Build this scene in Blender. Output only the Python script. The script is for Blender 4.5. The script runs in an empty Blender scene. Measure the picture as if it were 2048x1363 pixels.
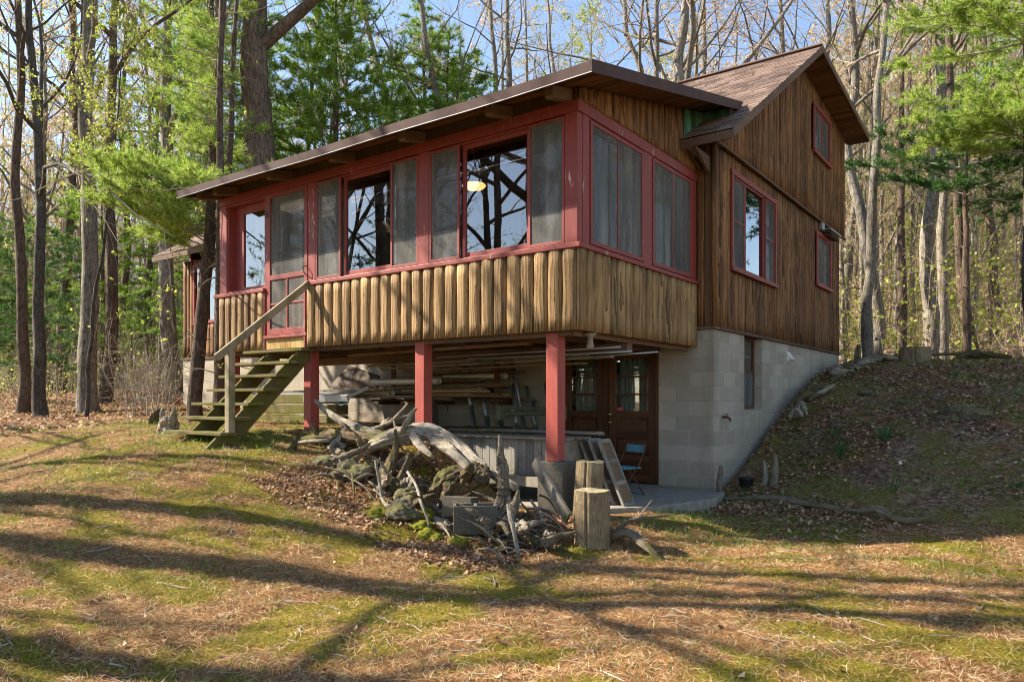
import bpy, math, random
import numpy as np
from mathutils import Vector, Matrix, noise

R = math.radians
rnd = random.Random(7)
SC = bpy.context.scene
COL = SC.collection

# ------------------------------------------------------------------ camera, sky, sun
cam_d = bpy.data.cameras.new('camera')
cam = bpy.data.objects.new('camera', cam_d)
COL.objects.link(cam)
cam.location = (3.9071, -9.5381, 0.0)
cam.rotation_euler = (R(90), 0, R(36.3145))
cam_d.sensor_width = 36.0
cam_d.lens = 25.836
cam_d.shift_y = 0.0569
cam_d.clip_start = 0.1
cam_d.clip_end = 2000
SC.camera = cam

SUN = Vector((-2.1, -1.0, 1.8)).normalized()          # towards the sun
world = bpy.data.worlds.new('World')
SC.world = world
world.use_nodes = True
wn, wl = world.node_tree.nodes, world.node_tree.links
bg = wn['Background']
sky = wn.new('ShaderNodeTexSky')
sky.sky_type = 'NISHITA'
sky.sun_disc = False
sky.sun_elevation = math.asin(SUN.z)
sky.sun_rotation = math.atan2(SUN.x, SUN.y)
sky.air_density = 1.0
sky.dust_density = 0.4
sky.ozone_density = 1.2
hs = wn.new('ShaderNodeHueSaturation')
hs.inputs['Saturation'].default_value = .95
hs.inputs['Value'].default_value = 1.05
wl.new(sky.outputs[0], hs.inputs['Color'])
wl.new(hs.outputs[0], bg.inputs[0])
bg.inputs[1].default_value = 0.092
sd = bpy.data.lights.new('sun', 'SUN')
sd.energy = 5.0
sd.angle = R(0.5)
sd.color = (1.0, 0.90, 0.74)
sun = bpy.data.objects.new('sun', sd)
sun.rotation_euler = SUN.to_track_quat('Z', 'Y').to_euler()
sun.location = SUN * 60
COL.objects.link(sun)
SC.view_settings.view_transform = 'Standard'
SC.view_settings.look = 'None'
SC.view_settings.exposure = 1.58
SC.view_settings.gamma = 1.0
SC.cycles.pixel_filter_type = 'BLACKMAN_HARRIS'
SC.cycles.filter_width = 1.05
SC.cycles.max_bounces = 7
SC.cycles.transparent_max_bounces = 16

# ------------------------------------------------------------------ shader helpers
class Sh:
    def __init__(s, name):
        s.m = bpy.data.materials.new(name)
        s.m.use_nodes = True
        s.n, s.l = s.m.node_tree.nodes, s.m.node_tree.links
        s.b = s.n['Principled BSDF']
        s.out = s.n['Material Output']
        s._c = {}
    def set(s, inp, v):
        if isinstance(v, bpy.types.NodeSocket): s.l.new(v, inp)
        elif isinstance(v, (tuple, list)) and len(v) == 3 and inp.type == 'RGBA': inp.default_value = (*v, 1)
        else: inp.default_value = v
    def P(s, **k):
        for a, v in k.items(): s.set(s.b.inputs[a.replace('_', ' ')], v)
        return s
    def co(s, scale=(1, 1, 1), kind='Object', rot=(0, 0, 0)):
        if kind not in s._c:
            s._c[kind] = s.n.new('ShaderNodeTexCoord').outputs[kind]
        mp = s.n.new('ShaderNodeMapping')
        mp.inputs['Scale'].default_value = scale
        mp.inputs['Rotation'].default_value = rot
        s.l.new(s._c[kind], mp.inputs[0])
        return mp.outputs[0]
    def noise(s, scale, detail=4, vec=None, rough=.55, dist=0, out=0):
        t = s.n.new('ShaderNodeTexNoise')
        t.inputs['Scale'].default_value = scale
        t.inputs['Detail'].default_value = detail
        t.inputs['Roughness'].default_value = rough
        t.inputs['Distortion'].default_value = dist
        s.l.new(vec if vec is not None else s.co(), t.inputs['Vector'])
        return t.outputs[out]
    def vor(s, scale, vec=None, feat='F1', out=0, rand=1):
        t = s.n.new('ShaderNodeTexVoronoi')
        t.feature = feat
        t.inputs['Scale'].default_value = scale
        t.inputs['Randomness'].default_value = rand
        s.l.new(vec if vec is not None else s.co(), t.inputs['Vector'])
        return t.outputs[out]
    def wave(s, scale, vec, dist=3, detail=2, dscale=1, prof='SIN', d='X', typ='BANDS'):
        t = s.n.new('ShaderNodeTexWave')
        t.wave_type = typ
        if typ == 'BANDS': t.bands_direction = d
        else: t.rings_direction = d
        t.wave_profile = prof
        t.inputs['Scale'].default_value = scale
        t.inputs['Distortion'].default_value = dist
        t.inputs['Detail'].default_value = detail
        t.inputs['Detail Scale'].default_value = dscale
        s.l.new(vec, t.inputs['Vector'])
        return t.outputs['Fac']
    def ramp(s, fac, stops, interp='LINEAR'):
        t = s.n.new('ShaderNodeValToRGB')
        t.color_ramp.interpolation = interp
        e = t.color_ramp.elements
        while len(e) < len(stops): e.new(.5)
        for i, (p, c) in enumerate(stops):
            e[i].position = p
            if not isinstance(c, (tuple, list)): c = (c, c, c)
            e[i].color = (*c, 1)
        s.l.new(fac, t.inputs[0])
        return t.outputs[0]
    def mix(s, f, a, b, mode='MIX'):
        t = s.n.new('ShaderNodeMix')
        t.data_type = 'RGBA'
        t.blend_type = mode
        s.set(t.inputs[0], f); s.set(t.inputs[6], a); s.set(t.inputs[7], b)
        return t.outputs[2]
    def math(s, op, a, b=0.0, c=None):
        t = s.n.new('ShaderNodeMath'); t.operation = op
        s.set(t.inputs[0], a); s.set(t.inputs[1], b)
        if c is not None: s.set(t.inputs[2], c)
        return t.outputs[0]
    def attr(s, name='bid'):
        t = s.n.new('ShaderNodeAttribute'); t.attribute_name = name
        return t.outputs['Fac']
    def bump(s, h, strength=.5, dist=.01, normal=None):
        t = s.n.new('ShaderNodeBump')
        t.inputs['Strength'].default_value = strength
        t.inputs['Distance'].default_value = dist
        s.l.new(h, t.inputs['Height'])
        if normal is not None: s.l.new(normal, t.inputs['Normal'])
        return t.outputs[0]
    def vadd(s, v, off):
        t = s.n.new('ShaderNodeVectorMath'); t.operation = 'ADD'
        s.l.new(v, t.inputs[0]); s.set(t.inputs[1], off)
        return t.outputs[0]
    def comb(s, x, y, z):
        t = s.n.new('ShaderNodeCombineXYZ')
        for i, v in enumerate((x, y, z)): s.set(t.inputs[i], v)
        return t.outputs[0]
    def white(s, v):
        t = s.n.new('ShaderNodeTexWhiteNoise'); t.noise_dimensions = '1D'
        s.l.new(v, t.inputs['W'])
        return t.outputs[0]
    def gsep(s):
        g = s.n.new('ShaderNodeNewGeometry')
        x = s.n.new('ShaderNodeSeparateXYZ'); s.l.new(g.outputs['Normal'], x.inputs[0])
        return x.outputs

def m_logs(name, dark, mid, light, rough=.8):
    s = Sh(name)
    w = s.white(s.attr())
    off = s.comb(s.math('MULTIPLY', w, 37.0), s.math('MULTIPLY', w, 11.0), s.math('MULTIPLY', w, 53.0))
    v = s.vadd(s.co((1, 1, .16)), off)
    ring = s.wave(7.5, v, dist=9, detail=3, dscale=1.3, prof='SAW')
    fine = s.noise(60, 6, s.vadd(s.co((1, 1, .05)), off))
    blot = s.noise(1.7, 4, s.co((1, 1, .35)))
    g = s.math('ADD', s.math('MULTIPLY', ring, .38), s.math('ADD', s.math('MULTIPLY', fine, .52), s.math('MULTIPLY', w, .20)))
    c = s.ramp(g, [(.30, dark), (.50, mid), (.78, light)])
    c = s.mix(s.ramp(blot, [(.42, 0.0), (.7, .55)]), c, dark)
    knot = s.vor(2.2, s.vadd(s.co((2.2, 2.2, .8)), off))
    c = s.mix(s.ramp(knot, [(.03, .8), (.075, 0.0)]), c, (.02, .01, .006))
    nrm = s.bump(s.math('ADD', s.math('MULTIPLY', ring, .5), fine), .55, .006)
    s.P(Base_Color=c, Roughness=rough, Normal=nrm)
    s.b.inputs['Specular IOR Level'].default_value = .3
    return s.m

def m_planks(name, dark, light, rough=.85, moss=None, mossamt=0.0, scale=(1, 1, 1), bs=.5):
    """sawn boards, the grain runs along the local axis with the smallest scale"""
    s = Sh(name)
    w = s.white(s.attr())
    off = s.comb(s.math('MULTIPLY', w, 31.0), s.math('MULTIPLY', w, 17.0), s.math('MULTIPLY', w, 9.0))
    v = s.vadd(s.co(scale), off)
    g = s.noise(38, 6, v, .65)
    g2 = s.noise(3.0, 3, v)
    f = s.math('ADD', s.math('MULTIPLY', g, .6), s.math('ADD', s.math('MULTIPLY', g2, .35), s.math('MULTIPLY', w, .25)))
    c = s.ramp(f, [(.36, dark), (.78, light)])
    if moss:
        mm = s.noise(6, 5)
        c = s.mix(s.ramp(mm, [(.62 - mossamt * .4, 0.0), (.72 - mossamt * .25, .85)]), c, moss)
    s.P(Base_Color=c, Roughness=rough, Normal=s.bump(g, bs, .004))
    s.b.inputs['Specular IOR Level'].default_value = .25
    return s.m

def m_red(name='red_paint', wear=-.06, col=(.27, .046, .036)):
    s = Sh(name)
    n1 = s.noise(2.2, 4)
    gr = s.noise(30, 5, s.co((1, 1, .06)))
    c = s.mix(s.ramp(n1, [(.35, 0.0), (.7, 1.0)]), col, tuple(x * .72 + .012 for x in col))
    c = s.mix(s.ramp(gr, [(.45, 0.0), (.75, .35)]), c, tuple(min(1, x * 1.25 + .035) for x in col))
    pl = s.noise(17, 7, s.co((1, 1, .22)), .7)
    lowz = s.noise(1.3, 2)
    k = s.math('MULTIPLY', s.ramp(pl, [(.60 - wear, 0.0), (.64 - wear, 1.0)]), s.ramp(lowz, [(.45, 0.0), (.6, 1.0)]))
    bare = s.mix(s.noise(40, 3), (.42, .32, .28), (.62, .52, .48))
    c = s.mix(k, c, bare)
    s.P(Base_Color=c, Roughness=.55, Normal=s.bump(s.mix(.5, gr, pl), .35, .003))
    s.b.inputs['Specular IOR Level'].default_value = .35
    return s.m

def m_block(name):
    s = Sh(name)
    xyz = s.n.new('ShaderNodeSeparateXYZ'); s.l.new(s.co(), xyz.inputs[0])
    nrm = s.gsep()
    isx = s.math('GREATER_THAN', s.math('ABSOLUTE', nrm[0]), .6)
    h = s.math('ADD', s.math('MULTIPLY', xyz.outputs[1], isx), s.math('MULTIPLY', xyz.outputs[0], s.math('SUBTRACT', 1.0, isx)))
    v = s.comb(h, xyz.outputs[2], 0.0)
    t = s.n.new('ShaderNodeTexBrick')
    t.offset = .5
    t.inputs['Scale'].default_value = 1
    t.inputs['Brick Width'].default_value = .406
    t.inputs['Row Height'].default_value = .203
    t.inputs['Mortar Size'].default_value = .007
    t.inputs['Mortar Smooth'].default_value = .3
    t.inputs['Color1'].default_value = (.38, .325, .25, 1)
    t.inputs['Color2'].default_value = (.53, .46, .365, 1)
    t.inputs['Mortar'].default_value = (.60, .54, .45, 1)
    s.l.new(v, t.inputs['Vector'])
    pit = s.noise(95, 3)
    c = s.mix(s.ramp(pit, [(.33, .75), (.5, 0.0)]), t.outputs['Color'], (.13, .105, .08))
    big = s.noise(.9, 5, s.co((1, 1, .5)))
    c = s.mix(s.ramp(big, [(.45, 0.0), (.75, .6)]), c, (.24, .205, .15))
    wet = s.noise(2.5, 5, s.co((1, 1, .12)))
    c = s.mix(s.ramp(wet, [(.55, 0.0), (.75, .45)]), c, (.17, .135, .09))
    hh = s.math('ADD', s.math('MULTIPLY', t.outputs['Fac'], -1.2), s.math('MULTIPLY', pit, .8))
    s.P(Base_Color=c, Roughness=.92, Normal=s.bump(hh, 1.0, .010))
    return s.m

def m_simple(name, col, rough=.6, metal=0.0, var=.25, sc=8, spec=.5, bs=.2):
    s = Sh(name)
    n = s.noise(sc, 5)
    c = s.mix(s.ramp(n, [(.3, 0.0), (.75, 1.0)]), tuple(x * (1 - var) for x in col), tuple(min(1, x * (1 + var)) for x in col))
    s.P(Base_Color=c, Roughness=rough, Metallic=metal, Normal=s.bump(n, bs, .003))
    s.b.inputs['Specular IOR Level'].default_value = spec
    return s.m

def m_bark(name, dark, light, sc=9, moss=None):
    s = Sh(name)
    v = s.co((1, 1, .22))
    n = s.noise(sc * 2.2, 6, v, .65)
    vo = s.vor(sc * 2.4, v, 'DISTANCE_TO_EDGE')
    big = s.noise(1.4, 4)
    f = s.math('ADD', s.math('MULTIPLY', n, .7), s.math('MULTIPLY', big, .4))
    c = s.ramp(f, [(.34, dark), (.74, light)])
    c = s.mix(s.ramp(vo, [(.0, .7), (.12, 0.0)]), c, tuple(x * .45 for x in dark))
    if moss:
        c = s.mix(s.ramp(s.noise(3.5, 5), [(.55, 0.0), (.68, .7)]), c, moss)
    s.P(Base_Color=c, Roughness=.95, Normal=s.bump(s.math('ADD', n, s.math('MINIMUM', vo, .15)), .9, .03))
    s.b.inputs['Specular IOR Level'].default_value = .15
    return s.m

def m_leaf(name, cols, trans=.45, rough=.55):
    s = Sh(name)
    w = s.attr()
    c = s.ramp(w, [(i / max(1, len(cols) - 1), c) for i, c in enumerate(cols)])
    s.P(Base_Color=c, Roughness=rough)
    s.b.inputs['Specular IOR Level'].default_value = .25
    tr = s.n.new('ShaderNodeBsdfTranslucent')
    s.l.new(c, tr.inputs[0])
    mx = s.n.new('ShaderNodeMixShader')
    mx.inputs[0].default_value = trans
    s.l.new(s.b.outputs[0], mx.inputs[1]); s.l.new(tr.outputs[0], mx.inputs[2])
    s.l.new(mx.outputs[0], s.out.inputs[0])
    return s.m

def m_glass(name='window_glass', ior=1.6, tint=(.82, .88, .86)):
    s = Sh(name)
    tr = s.n.new('ShaderNodeBsdfTransparent'); tr.inputs[0].default_value = (*tint, 1)
    gl = s.n.new('ShaderNodeBsdfGlossy'); gl.inputs['Roughness'].default_value = 0.0
    gl.inputs[0].default_value = (1, 1, 1, 1)
    s.l.new(s.bump(s.noise(1.2, 1), .04, .02), gl.inputs['Normal'])
    fr = s.n.new('ShaderNodeFresnel'); fr.inputs[0].default_value = ior
    mx = s.n.new('ShaderNodeMixShader')
    ge = s.n.new('ShaderNodeNewGeometry')
    s.l.new(s.math('MULTIPLY', s.math('MULTIPLY_ADD', fr.outputs[0], 1.6, .10), s.math('SUBTRACT', 1.0, ge.outputs['Backfacing'])), mx.inputs[0])
    s.l.new(tr.outputs[0], mx.inputs[1]); s.l.new(gl.outputs[0], mx.inputs[2])
    s.l.new(mx.outputs[0], s.out.inputs[0])
    return s.m

def m_screen(name='insect_screen'):
    s = Sh(name)
    n = s.noise(5, 6, s.co((1, 1, .12)), .7)
    c = s.ramp(n, [(.32, (.08, .078, .07)), (.5, (.16, .155, .14)), (.72, (.34, .32, .29))])
    s.P(Base_Color=c, Roughness=.9)
    tr = s.n.new('ShaderNodeBsdfTransparent')
    mx = s.n.new('ShaderNodeMixShader'); mx.inputs[0].default_value = .46
    s.l.new(tr.outputs[0], mx.inputs[1]); s.l.new(s.b.outputs[0], mx.inputs[2])
    s.l.new(mx.outputs[0], s.out.inputs[0])
    return s.m

def m_shingle():
    s = Sh('asphalt_shingle')
    w = s.white(s.attr())
    c = s.ramp(w, [(0, (.11, .07, .055)), (.45, (.23, .15, .115)), (1, (.36, .25, .20))])
    g = s.noise(120, 2)
    c = s.mix(s.ramp(g, [(.35, .5), (.7, 0.0)]), c, (.04, .025, .02))
    s.P(Base_Color=c, Roughness=.95, Normal=s.bump(g, .4, .004))
    return s.m

def m_copper():
    s = Sh('verdigris_copper')
    n = s.noise(5, 5, s.co((1, 1, .35)))
    c = s.ramp(n, [(.3, (.045, .035, .015)), (.48, (.05, .13, .07)), (.62, (.13, .33, .22)), (.8, (.33, .27, .06))])
    s.P(Base_Color=c, Roughness=.7, Normal=s.bump(n, .4, .01))
    return s.m

def m_drift(name='weathered_wood', dark=(.045, .030, .018), light=(.44, .36, .26), moss=.5):
    s = Sh(name)
    v = s.co((1, 1, 1))
    st = s.attr('grain')
    fib = s.noise(55, 6, s.comb(s.math('MULTIPLY', st, .33), s.math('MULTIPLY', s.attr('along'), .13), s.attr()), .75)
    n = s.noise(9, 6, v, .6)
    f = s.math('ADD', s.math('MULTIPLY', fib, .75), s.math('MULTIPLY', n, .3))
    c = s.ramp(f, [(.40, dark), (.52, tuple((a + b) / 2 for a, b in zip(dark, light))), (.70, light)])
    mm = s.noise(4.5, 6)
    nz = s.gsep()[2]
    k = s.math('MULTIPLY', s.ramp(mm, [(.66 - moss * .25, 0.0), (.74 - moss * .25, 1.0)]), s.ramp(nz, [(.0, .25), (.6, .9)]))
    c = s.mix(k, c, s.ramp(s.noise(40, 3), [(.3, (.045, .05, .012)), (.7, (.17, .16, .05))]))
    s.P(Base_Color=c, Roughness=.95, Normal=s.bump(s.math('ADD', s.math('MULTIPLY', fib, .6), n), 1.0, .02))
    s.b.inputs['Specular IOR Level'].default_value = .15
    return s.m

def m_ground():
    s = Sh('forest_floor')
    moss, mound = s.attr('moss'), s.attr('mound')
    n1, n2, n3 = s.noise(9, 6), s.noise(48, 5, None, .7), s.noise(190, 3)
    fib = s.noise(22, 6, s.co((1, 5, 1), rot=(0, 0, .6)), .7, 1.5)
    needle = s.ramp(s.math('ADD', s.math('MULTIPLY', n2, .5), s.math('MULTIPLY', fib, .5)),
                    [(.36, (.045, .022, .010)), (.47, (.16, .085, .035)), (.58, (.33, .21, .095)), (.70, (.56, .43, .24))])
    mossc = s.ramp(s.mix(.5, n2, n3), [(.36, (.035, .032, .005)), (.5, (.17, .14, .015)), (.64, (.40, .33, .05))])
    leaf = s.ramp(s.vor(26, out=1), [(.1, (.07, .042, .026)), (.5, (.19, .115, .068)), (.9, (.36, .25, .16))])
    leaf = s.mix(s.attr('slope'), leaf, s.ramp(s.mix(.5, s.vor(9, out=1), s.noise(3, 5)), [(.2, (.22, .14, .08)), (.5, (.42, .30, .19)), (.8, (.60, .48, .34))]))
    k = s.math('ADD', moss, s.math('MULTIPLY', s.math('SUBTRACT', s.math('ADD', s.math('MULTIPLY', n1, .6), s.math('MULTIPLY', n2, .4)), .5), 3.2))
    c = s.mix(s.ramp(k, [(.42, 0.0), (.58, 1.0)]), needle, mossc)
    bare = s.math('MAXIMUM', s.ramp(s.noise(1.6, 5), [(.46, .35), (.58, 1.0)]), s.attr('slope'))
    c = s.mix(s.math('MULTIPLY', mound, bare), c, leaf)
    c = s.mix(s.ramp(n1, [(.5, 0.0), (.72, .4)]), c, (.05, .04, .02))
    hgt = s.math('ADD', s.math('MULTIPLY', n2, .7), s.math('MULTIPLY', n3, .5))
    s.P(Base_Color=c, Roughness=.95, Normal=s.bump(hgt, .9, .02))
    s.b.inputs['Specular IOR Level'].default_value = .12
    return s.m

def m_stone():
    s = Sh('mossy_stone')
    n, n2 = s.noise(6, 7, None, .65), s.noise(32, 5, None, .7)
    c = s.ramp(s.mix(.5, n, n2), [(.34, (.03, .024, .016)), (.5, (.13, .105, .07)), (.66, (.34, .29, .22))])
    k = s.math('MULTIPLY', s.ramp(s.noise(4, 5), [(.42, 0.0), (.56, 1.0)]), s.ramp(s.gsep()[2], [(.1, 0.0), (.6, .9)]))
    c = s.mix(k, c, s.ramp(n2, [(.35, (.04, .04, .008)), (.65, (.20, .18, .03))]))
    s.P(Base_Color=c, Roughness=.95, Normal=s.bump(s.mix(.5, n, n2), 1.0, .05))
    return s.m
MAT = {}
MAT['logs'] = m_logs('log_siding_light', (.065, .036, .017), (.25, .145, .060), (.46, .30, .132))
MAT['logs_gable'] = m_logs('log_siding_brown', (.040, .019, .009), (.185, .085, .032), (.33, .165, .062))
MAT['soffit'] = m_planks('stained_soffit', (.024, .012, .006), (.20, .085, .028), .7, scale=(.06, 1, 1))
MAT['beam'] = m_planks('dark_beam', (.040, .023, .016), (.22, .135, .09), .75, scale=(1, .06, 1))
MAT['red'] = m_red('red_paint')
MAT['redworn'] = m_red('red_paint_peeling', -.01)
MAT['redpost'] = m_red('red_post_paint', -.05, (.38, .072, .052))
MAT['block'] = m_block('concrete_block')
MAT['fascia'] = m_simple('brown_metal', (.085, .048, .042), .75, 0.0, .25, 5, .25, .15)
MAT['metal_edge'] = m_simple('bare_metal_edge', (.55, .52, .50), .35, .8, .15)
MAT['glass'] = m_glass()
MAT['screen'] = m_screen()
MAT['shingle'] = m_shingle()
MAT['copper'] = m_copper()
MAT['door'] = m_planks('stained_door', (.032, .012, .006), (.16, .065, .026), .4, scale=(1, 1, .06))
MAT['plywood'] = m_planks('pale_boards', (.30, .17, .05), (.52, .36, .15), .8, scale=(1, 1, .1))
MAT['deck'] = m_planks('mossy_lumber', (.055, .040, .020), (.22, .165, .085), .9, (.115, .115, .018), .62, scale=(.07, 1, 1))
MAT['rail'] = m_planks('grey_lumber', (.12, .095, .058), (.36, .30, .20), .9, (.15, .15, .06), .3, scale=(1, 1, .08))
MAT['grey'] = m_planks('grey_boards', (.115, .10, .082), (.36, .33, .28), .9, (.12, .13, .045), .15, scale=(1, 1, .08))
MAT['greylong'] = m_planks('grey_boards_long', (.10, .082, .062), (.30, .26, .20), .9, (.09, .09, .03), .25, scale=(.07, 1, 1))
MAT['brownlong'] = m_planks('brown_boards_long', (.07, .04, .022), (.26, .16, .085), .85, scale=(.07, 1, 1))
MAT['pvc'] = m_simple('white_pipe', (.62, .57, .50), .4, 0, .12)
MAT['steel'] = m_simple('dull_steel', (.30, .32, .33), .45, .6, .35, 14)
MAT['alu'] = m_simple('dull_aluminium', (.33, .34, .35), .4, .7, .2, 6)
MAT['green_steel'] = m_simple('olive_steel', (.16, .17, .10), .6, .3, .4, 12)
MAT['rust'] = m_simple('rusty_iron', (.13, .055, .025), .8, .3, .4, 30)
MAT['brass'] = m_simple('old_brass', (.45, .34, .17), .3, .9, .15)
MAT['black'] = m_simple('black_metal', (.015, .015, .015), .5, .3, .2)
MAT['white'] = m_simple('white_plastic', (.68, .67, .63), .4, 0, .05)
MAT['blue'] = m_simple('faded_blue_paint', (.10, .30, .38), .5, 0, .3, 14)
MAT['concrete'] = m_simple('old_concrete', (.27, .235, .185), .95, 0, .3, 12, .3, .6)
MAT['cinder'] = m_simple('cinder_block', (.135, .118, .09), .95, 0, .4, 60, .2, 1.0)
MAT['rock'] = m_stone()
MAT['curtain'] = m_leaf('curtain_cloth', [(.50, .48, .42), (.62, .60, .55)], .4, .9)
MAT['dark'] = m_planks('dark_inside_wood', (.03, .016, .010), (.10, .058, .030), .7, scale=(1, 1, .06))
MAT['insidewall'] = m_planks('inside_wall', (.05, .027, .014), (.17, .092, .045), .7, scale=(1, 1, .06))
MAT['drift'] = m_drift()
MAT['driftpale'] = m_drift('bleached_wood', (.07, .048, .028), (.66, .58, .46), .45)
MAT['driftdark'] = m_drift('mossy_old_wood', (.030, .020, .012), (.28, .21, .13), .9)
MAT['stump'] = m_drift('stump_wood', (.075, .048, .026), (.46, .35, .21), .35)
MAT['ground'] = m_ground()
MAT['bark_grey'] = m_bark('grey_bark', (.10, .085, .068), (.34, .30, .25))
MAT['bark_brown'] = m_bark('brown_bark', (.060, .042, .032), (.20, .145, .11), 8)
MAT['bark_dark'] = m_bark('dark_bark', (.045, .038, .032), (.15, .13, .115), 9, (.16, .17, .13))
MAT['bark_oak'] = m_bark('oak_bark', (.075, .052, .038), (.235, .175, .130), 5)
MAT['bark_pale'] = m_bark('pale_bark', (.12, .10, .08), (.40, .35, .29), 7)
MAT['twig'] = m_simple('twig_bark', (.30, .25, .20), .9, 0, .3, 3, .2)
MAT['twig_pink'] = m_simple('budding_twig', (.42, .29, .22), .9, 0, .3, 3, .2)
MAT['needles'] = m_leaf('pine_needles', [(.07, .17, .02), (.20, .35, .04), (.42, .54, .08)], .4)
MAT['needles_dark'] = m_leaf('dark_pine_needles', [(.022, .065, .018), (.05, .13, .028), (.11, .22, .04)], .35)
MAT['needles_bright'] = m_leaf('bright_pine_needles', [(.12, .23, .035), (.34, .46, .07), (.62, .68, .18)], .45)
MAT['bud'] = m_leaf('young_leaves', [(.20, .26, .04), (.35, .40, .07), (.50, .49, .14)], .5)
MAT['bud_tan'] = m_leaf('tan_buds', [(.46, .26, .19), (.62, .46, .28), (.66, .60, .30)], .4)
MAT['oakleaf'] = m_leaf('dead_leaves', [(.12, .055, .03), (.30, .15, .08), (.46, .28, .16), (.60, .44, .30)], .25, .7)
MAT['grass'] = m_leaf('grass_blades', [(.07, .15, .018), (.16, .27, .03), (.34, .34, .11)], .4)
MAT['straw'] = m_leaf('pine_straw', [(.07, .028, .012), (.32, .125, .045), (.56, .31, .12), (.86, .72, .45)], .15, .7)
MAT['mosspad'] = m_simple('moss_pad', (.16, .155, .018), .95, 0, .5, 50, .1, 1.0)
MAT['lampglow'] = Sh('lamp_glow').P(Base_Color=(.9, .7, .4), Emission_Color=(1, .55, .16), Emission_Strength=.75).m
MAT['sticker'] = m_simple('red_sticker', (.55, .08, .07), .5, 0, .1)

# ------------------------------------------------------------------ mesh helpers
class M:
    def __init__(s):
        s.V, s.F, s.B, s.n = [], [], [], 0
        s.X = None
        s.k = 0
    def add(s, V, F, b=None):
        V = np.asarray(V, float)
        if b is None: b = s.k; s.k += 1
        s.V.append(V); s.B.append(np.full(len(V), float(b)))
        s.F += [tuple(i + s.n for i in f) for f in F]
        s.n += len(V)
    def box(s, x0, x1, y0, y1, z0, z1, b=None):
        V = [(x, y, z) for x in (x0, x1) for y in (y0, y1) for z in (z0, z1)]
        s.add(V, [(0, 1, 3, 2), (4, 6, 7, 5), (0, 4, 5, 1), (2, 3, 7, 6), (0, 2, 6, 4), (1, 5, 7, 3)], b)
    def beam(s, p, q, w, h, up=(0, 0, 1), b=None, taper=1.0):
        p, q, up = Vector(p), Vector(q), Vector(up)
        d = (q - p).normalized()
        r = d.cross(up)
        if r.length < 1e-4: r = d.cross(Vector((0, 1, 0)))
        r.normalize(); u = r.cross(d)
        V = []
        for c, t in ((p, 1), (q, taper)):
            for a, e in ((-1, -1), (1, -1), (1, 1), (-1, 1)):
                V.append(c + r * (a * w / 2 * t) + u * (e * h / 2 * t))
        s.add([tuple(v) for v in V], [(0, 3, 2, 1), (4, 5, 6, 7), (0, 1, 5, 4), (1, 2, 6, 5), (2, 3, 7, 6), (3, 0, 4, 7)], b)
    def tube(s, pts, rad, n=6, cap=True, b=None):
        P = np.asarray(pts, float); m = len(P)
        rad = np.broadcast_to(np.asarray(rad, float), (m,)) if np.ndim(rad) < 2 else rad
        T = np.gradient(P, axis=0)
        T /= np.linalg.norm(T, axis=1)[:, None] + 1e-9
        a = np.array([0, 0, 1.]) if abs(T[0, 2]) < .9 else np.array([1., 0, 0])
        U = np.cross(T, a); U /= np.linalg.norm(U, axis=1)[:, None] + 1e-9
        W = np.cross(T, U)
        th = np.linspace(0, 2 * np.pi, n, endpoint=False)
        rr = rad[:, None] if np.ndim(rad) == 1 else rad
        V = P[:, None, :] + (U[:, None, :] * np.cos(th)[None, :, None] + W[:, None, :] * np.sin(th)[None, :, None]) * rr[..., None]
        F = []
        for i in range(m - 1):
            for j in range(n):
                k = (j + 1) % n
                F.append((i * n + j, i * n + k, (i + 1) * n + k, (i + 1) * n + j))
        if cap:
            F.append(tuple(range(n))[::-1]); F.append(tuple((m - 1) * n + j for j in range(n)))
        s.add(V.reshape(-1, 3), F, b)
    def poly(s, pts, axis, a0, a1, b=None):
        """prism: 2-D outline in the plane across `axis` (0: y,z  1: x,z  2: x,y)"""
        V = []
        for a in (a0, a1):
            for u, v in pts:
                V.append((a, u, v) if axis == 0 else (u, a, v) if axis == 1 else (u, v, a))
        n = len(pts)
        F = [tuple(range(n))[::-1], tuple(range(n, 2 * n))]
        F += [(i, (i + 1) % n, n + (i + 1) % n, n + i) for i in range(n)]
        s.add(V, F, b)
    def slats(s, axis, a0, a1, zlo, zhi, face, depth, pitch, out, wav=.004, seed=1):
        """half-log siding. axis 0: boards step along x, face plane at y=face; axis 1: along y, plane x=face. out: +1/-1."""
        r = random.Random(seed)
        n = max(1, int(round(abs(a1 - a0) / pitch)))
        p = (a1 - a0) / n
        fz0 = zlo if callable(zlo) else (lambda a: zlo)
        fz1 = zhi if callable(zhi) else (lambda a: zhi)
        NU, NZ = 9, 7
        for i in range(n):
            ac = a0 + (i + .5) * p
            hw = abs(p) / 2 * r.uniform(.90, .965); dd = depth * r.uniform(.88, 1.08)
            ph = r.uniform(0, 6)
            V, F = [], []
            for kz in range(NZ):
                t = kz / (NZ - 1)
                for ku in range(NU):
                    u = -1 + 2 * ku / (NU - 1)
                    uu = math.sin(u * math.pi / 2)
                    a = ac + uu * hw + wav * math.sin(ph + t * 7 + (1 if u > 0 else 0)) * (abs(u) > .6)
                    a = min(max(a, min(a0, a1)), max(a0, a1))
                    o = dd * max(0, 1 - abs(uu) ** 3.4) ** .55 * (1 + .05 * math.sin(ph * 2 + t * 9))
                    z = fz0(a) + (fz1(a) - fz0(a)) * t
                    V.append((a, face + out * o, z) if axis == 0 else (face + out * o, a, z))
            for kz in range(NZ - 1):
                for ku in range(NU - 1):
                    q = kz * NU + ku
                    F.append((q, q + 1, q + NU + 1, q + NU))
            F.append(tuple(range(NU))[::-1]); F.append(tuple((NZ - 1) * NU + j for j in range(NU)))
            s.add(V, F)

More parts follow.
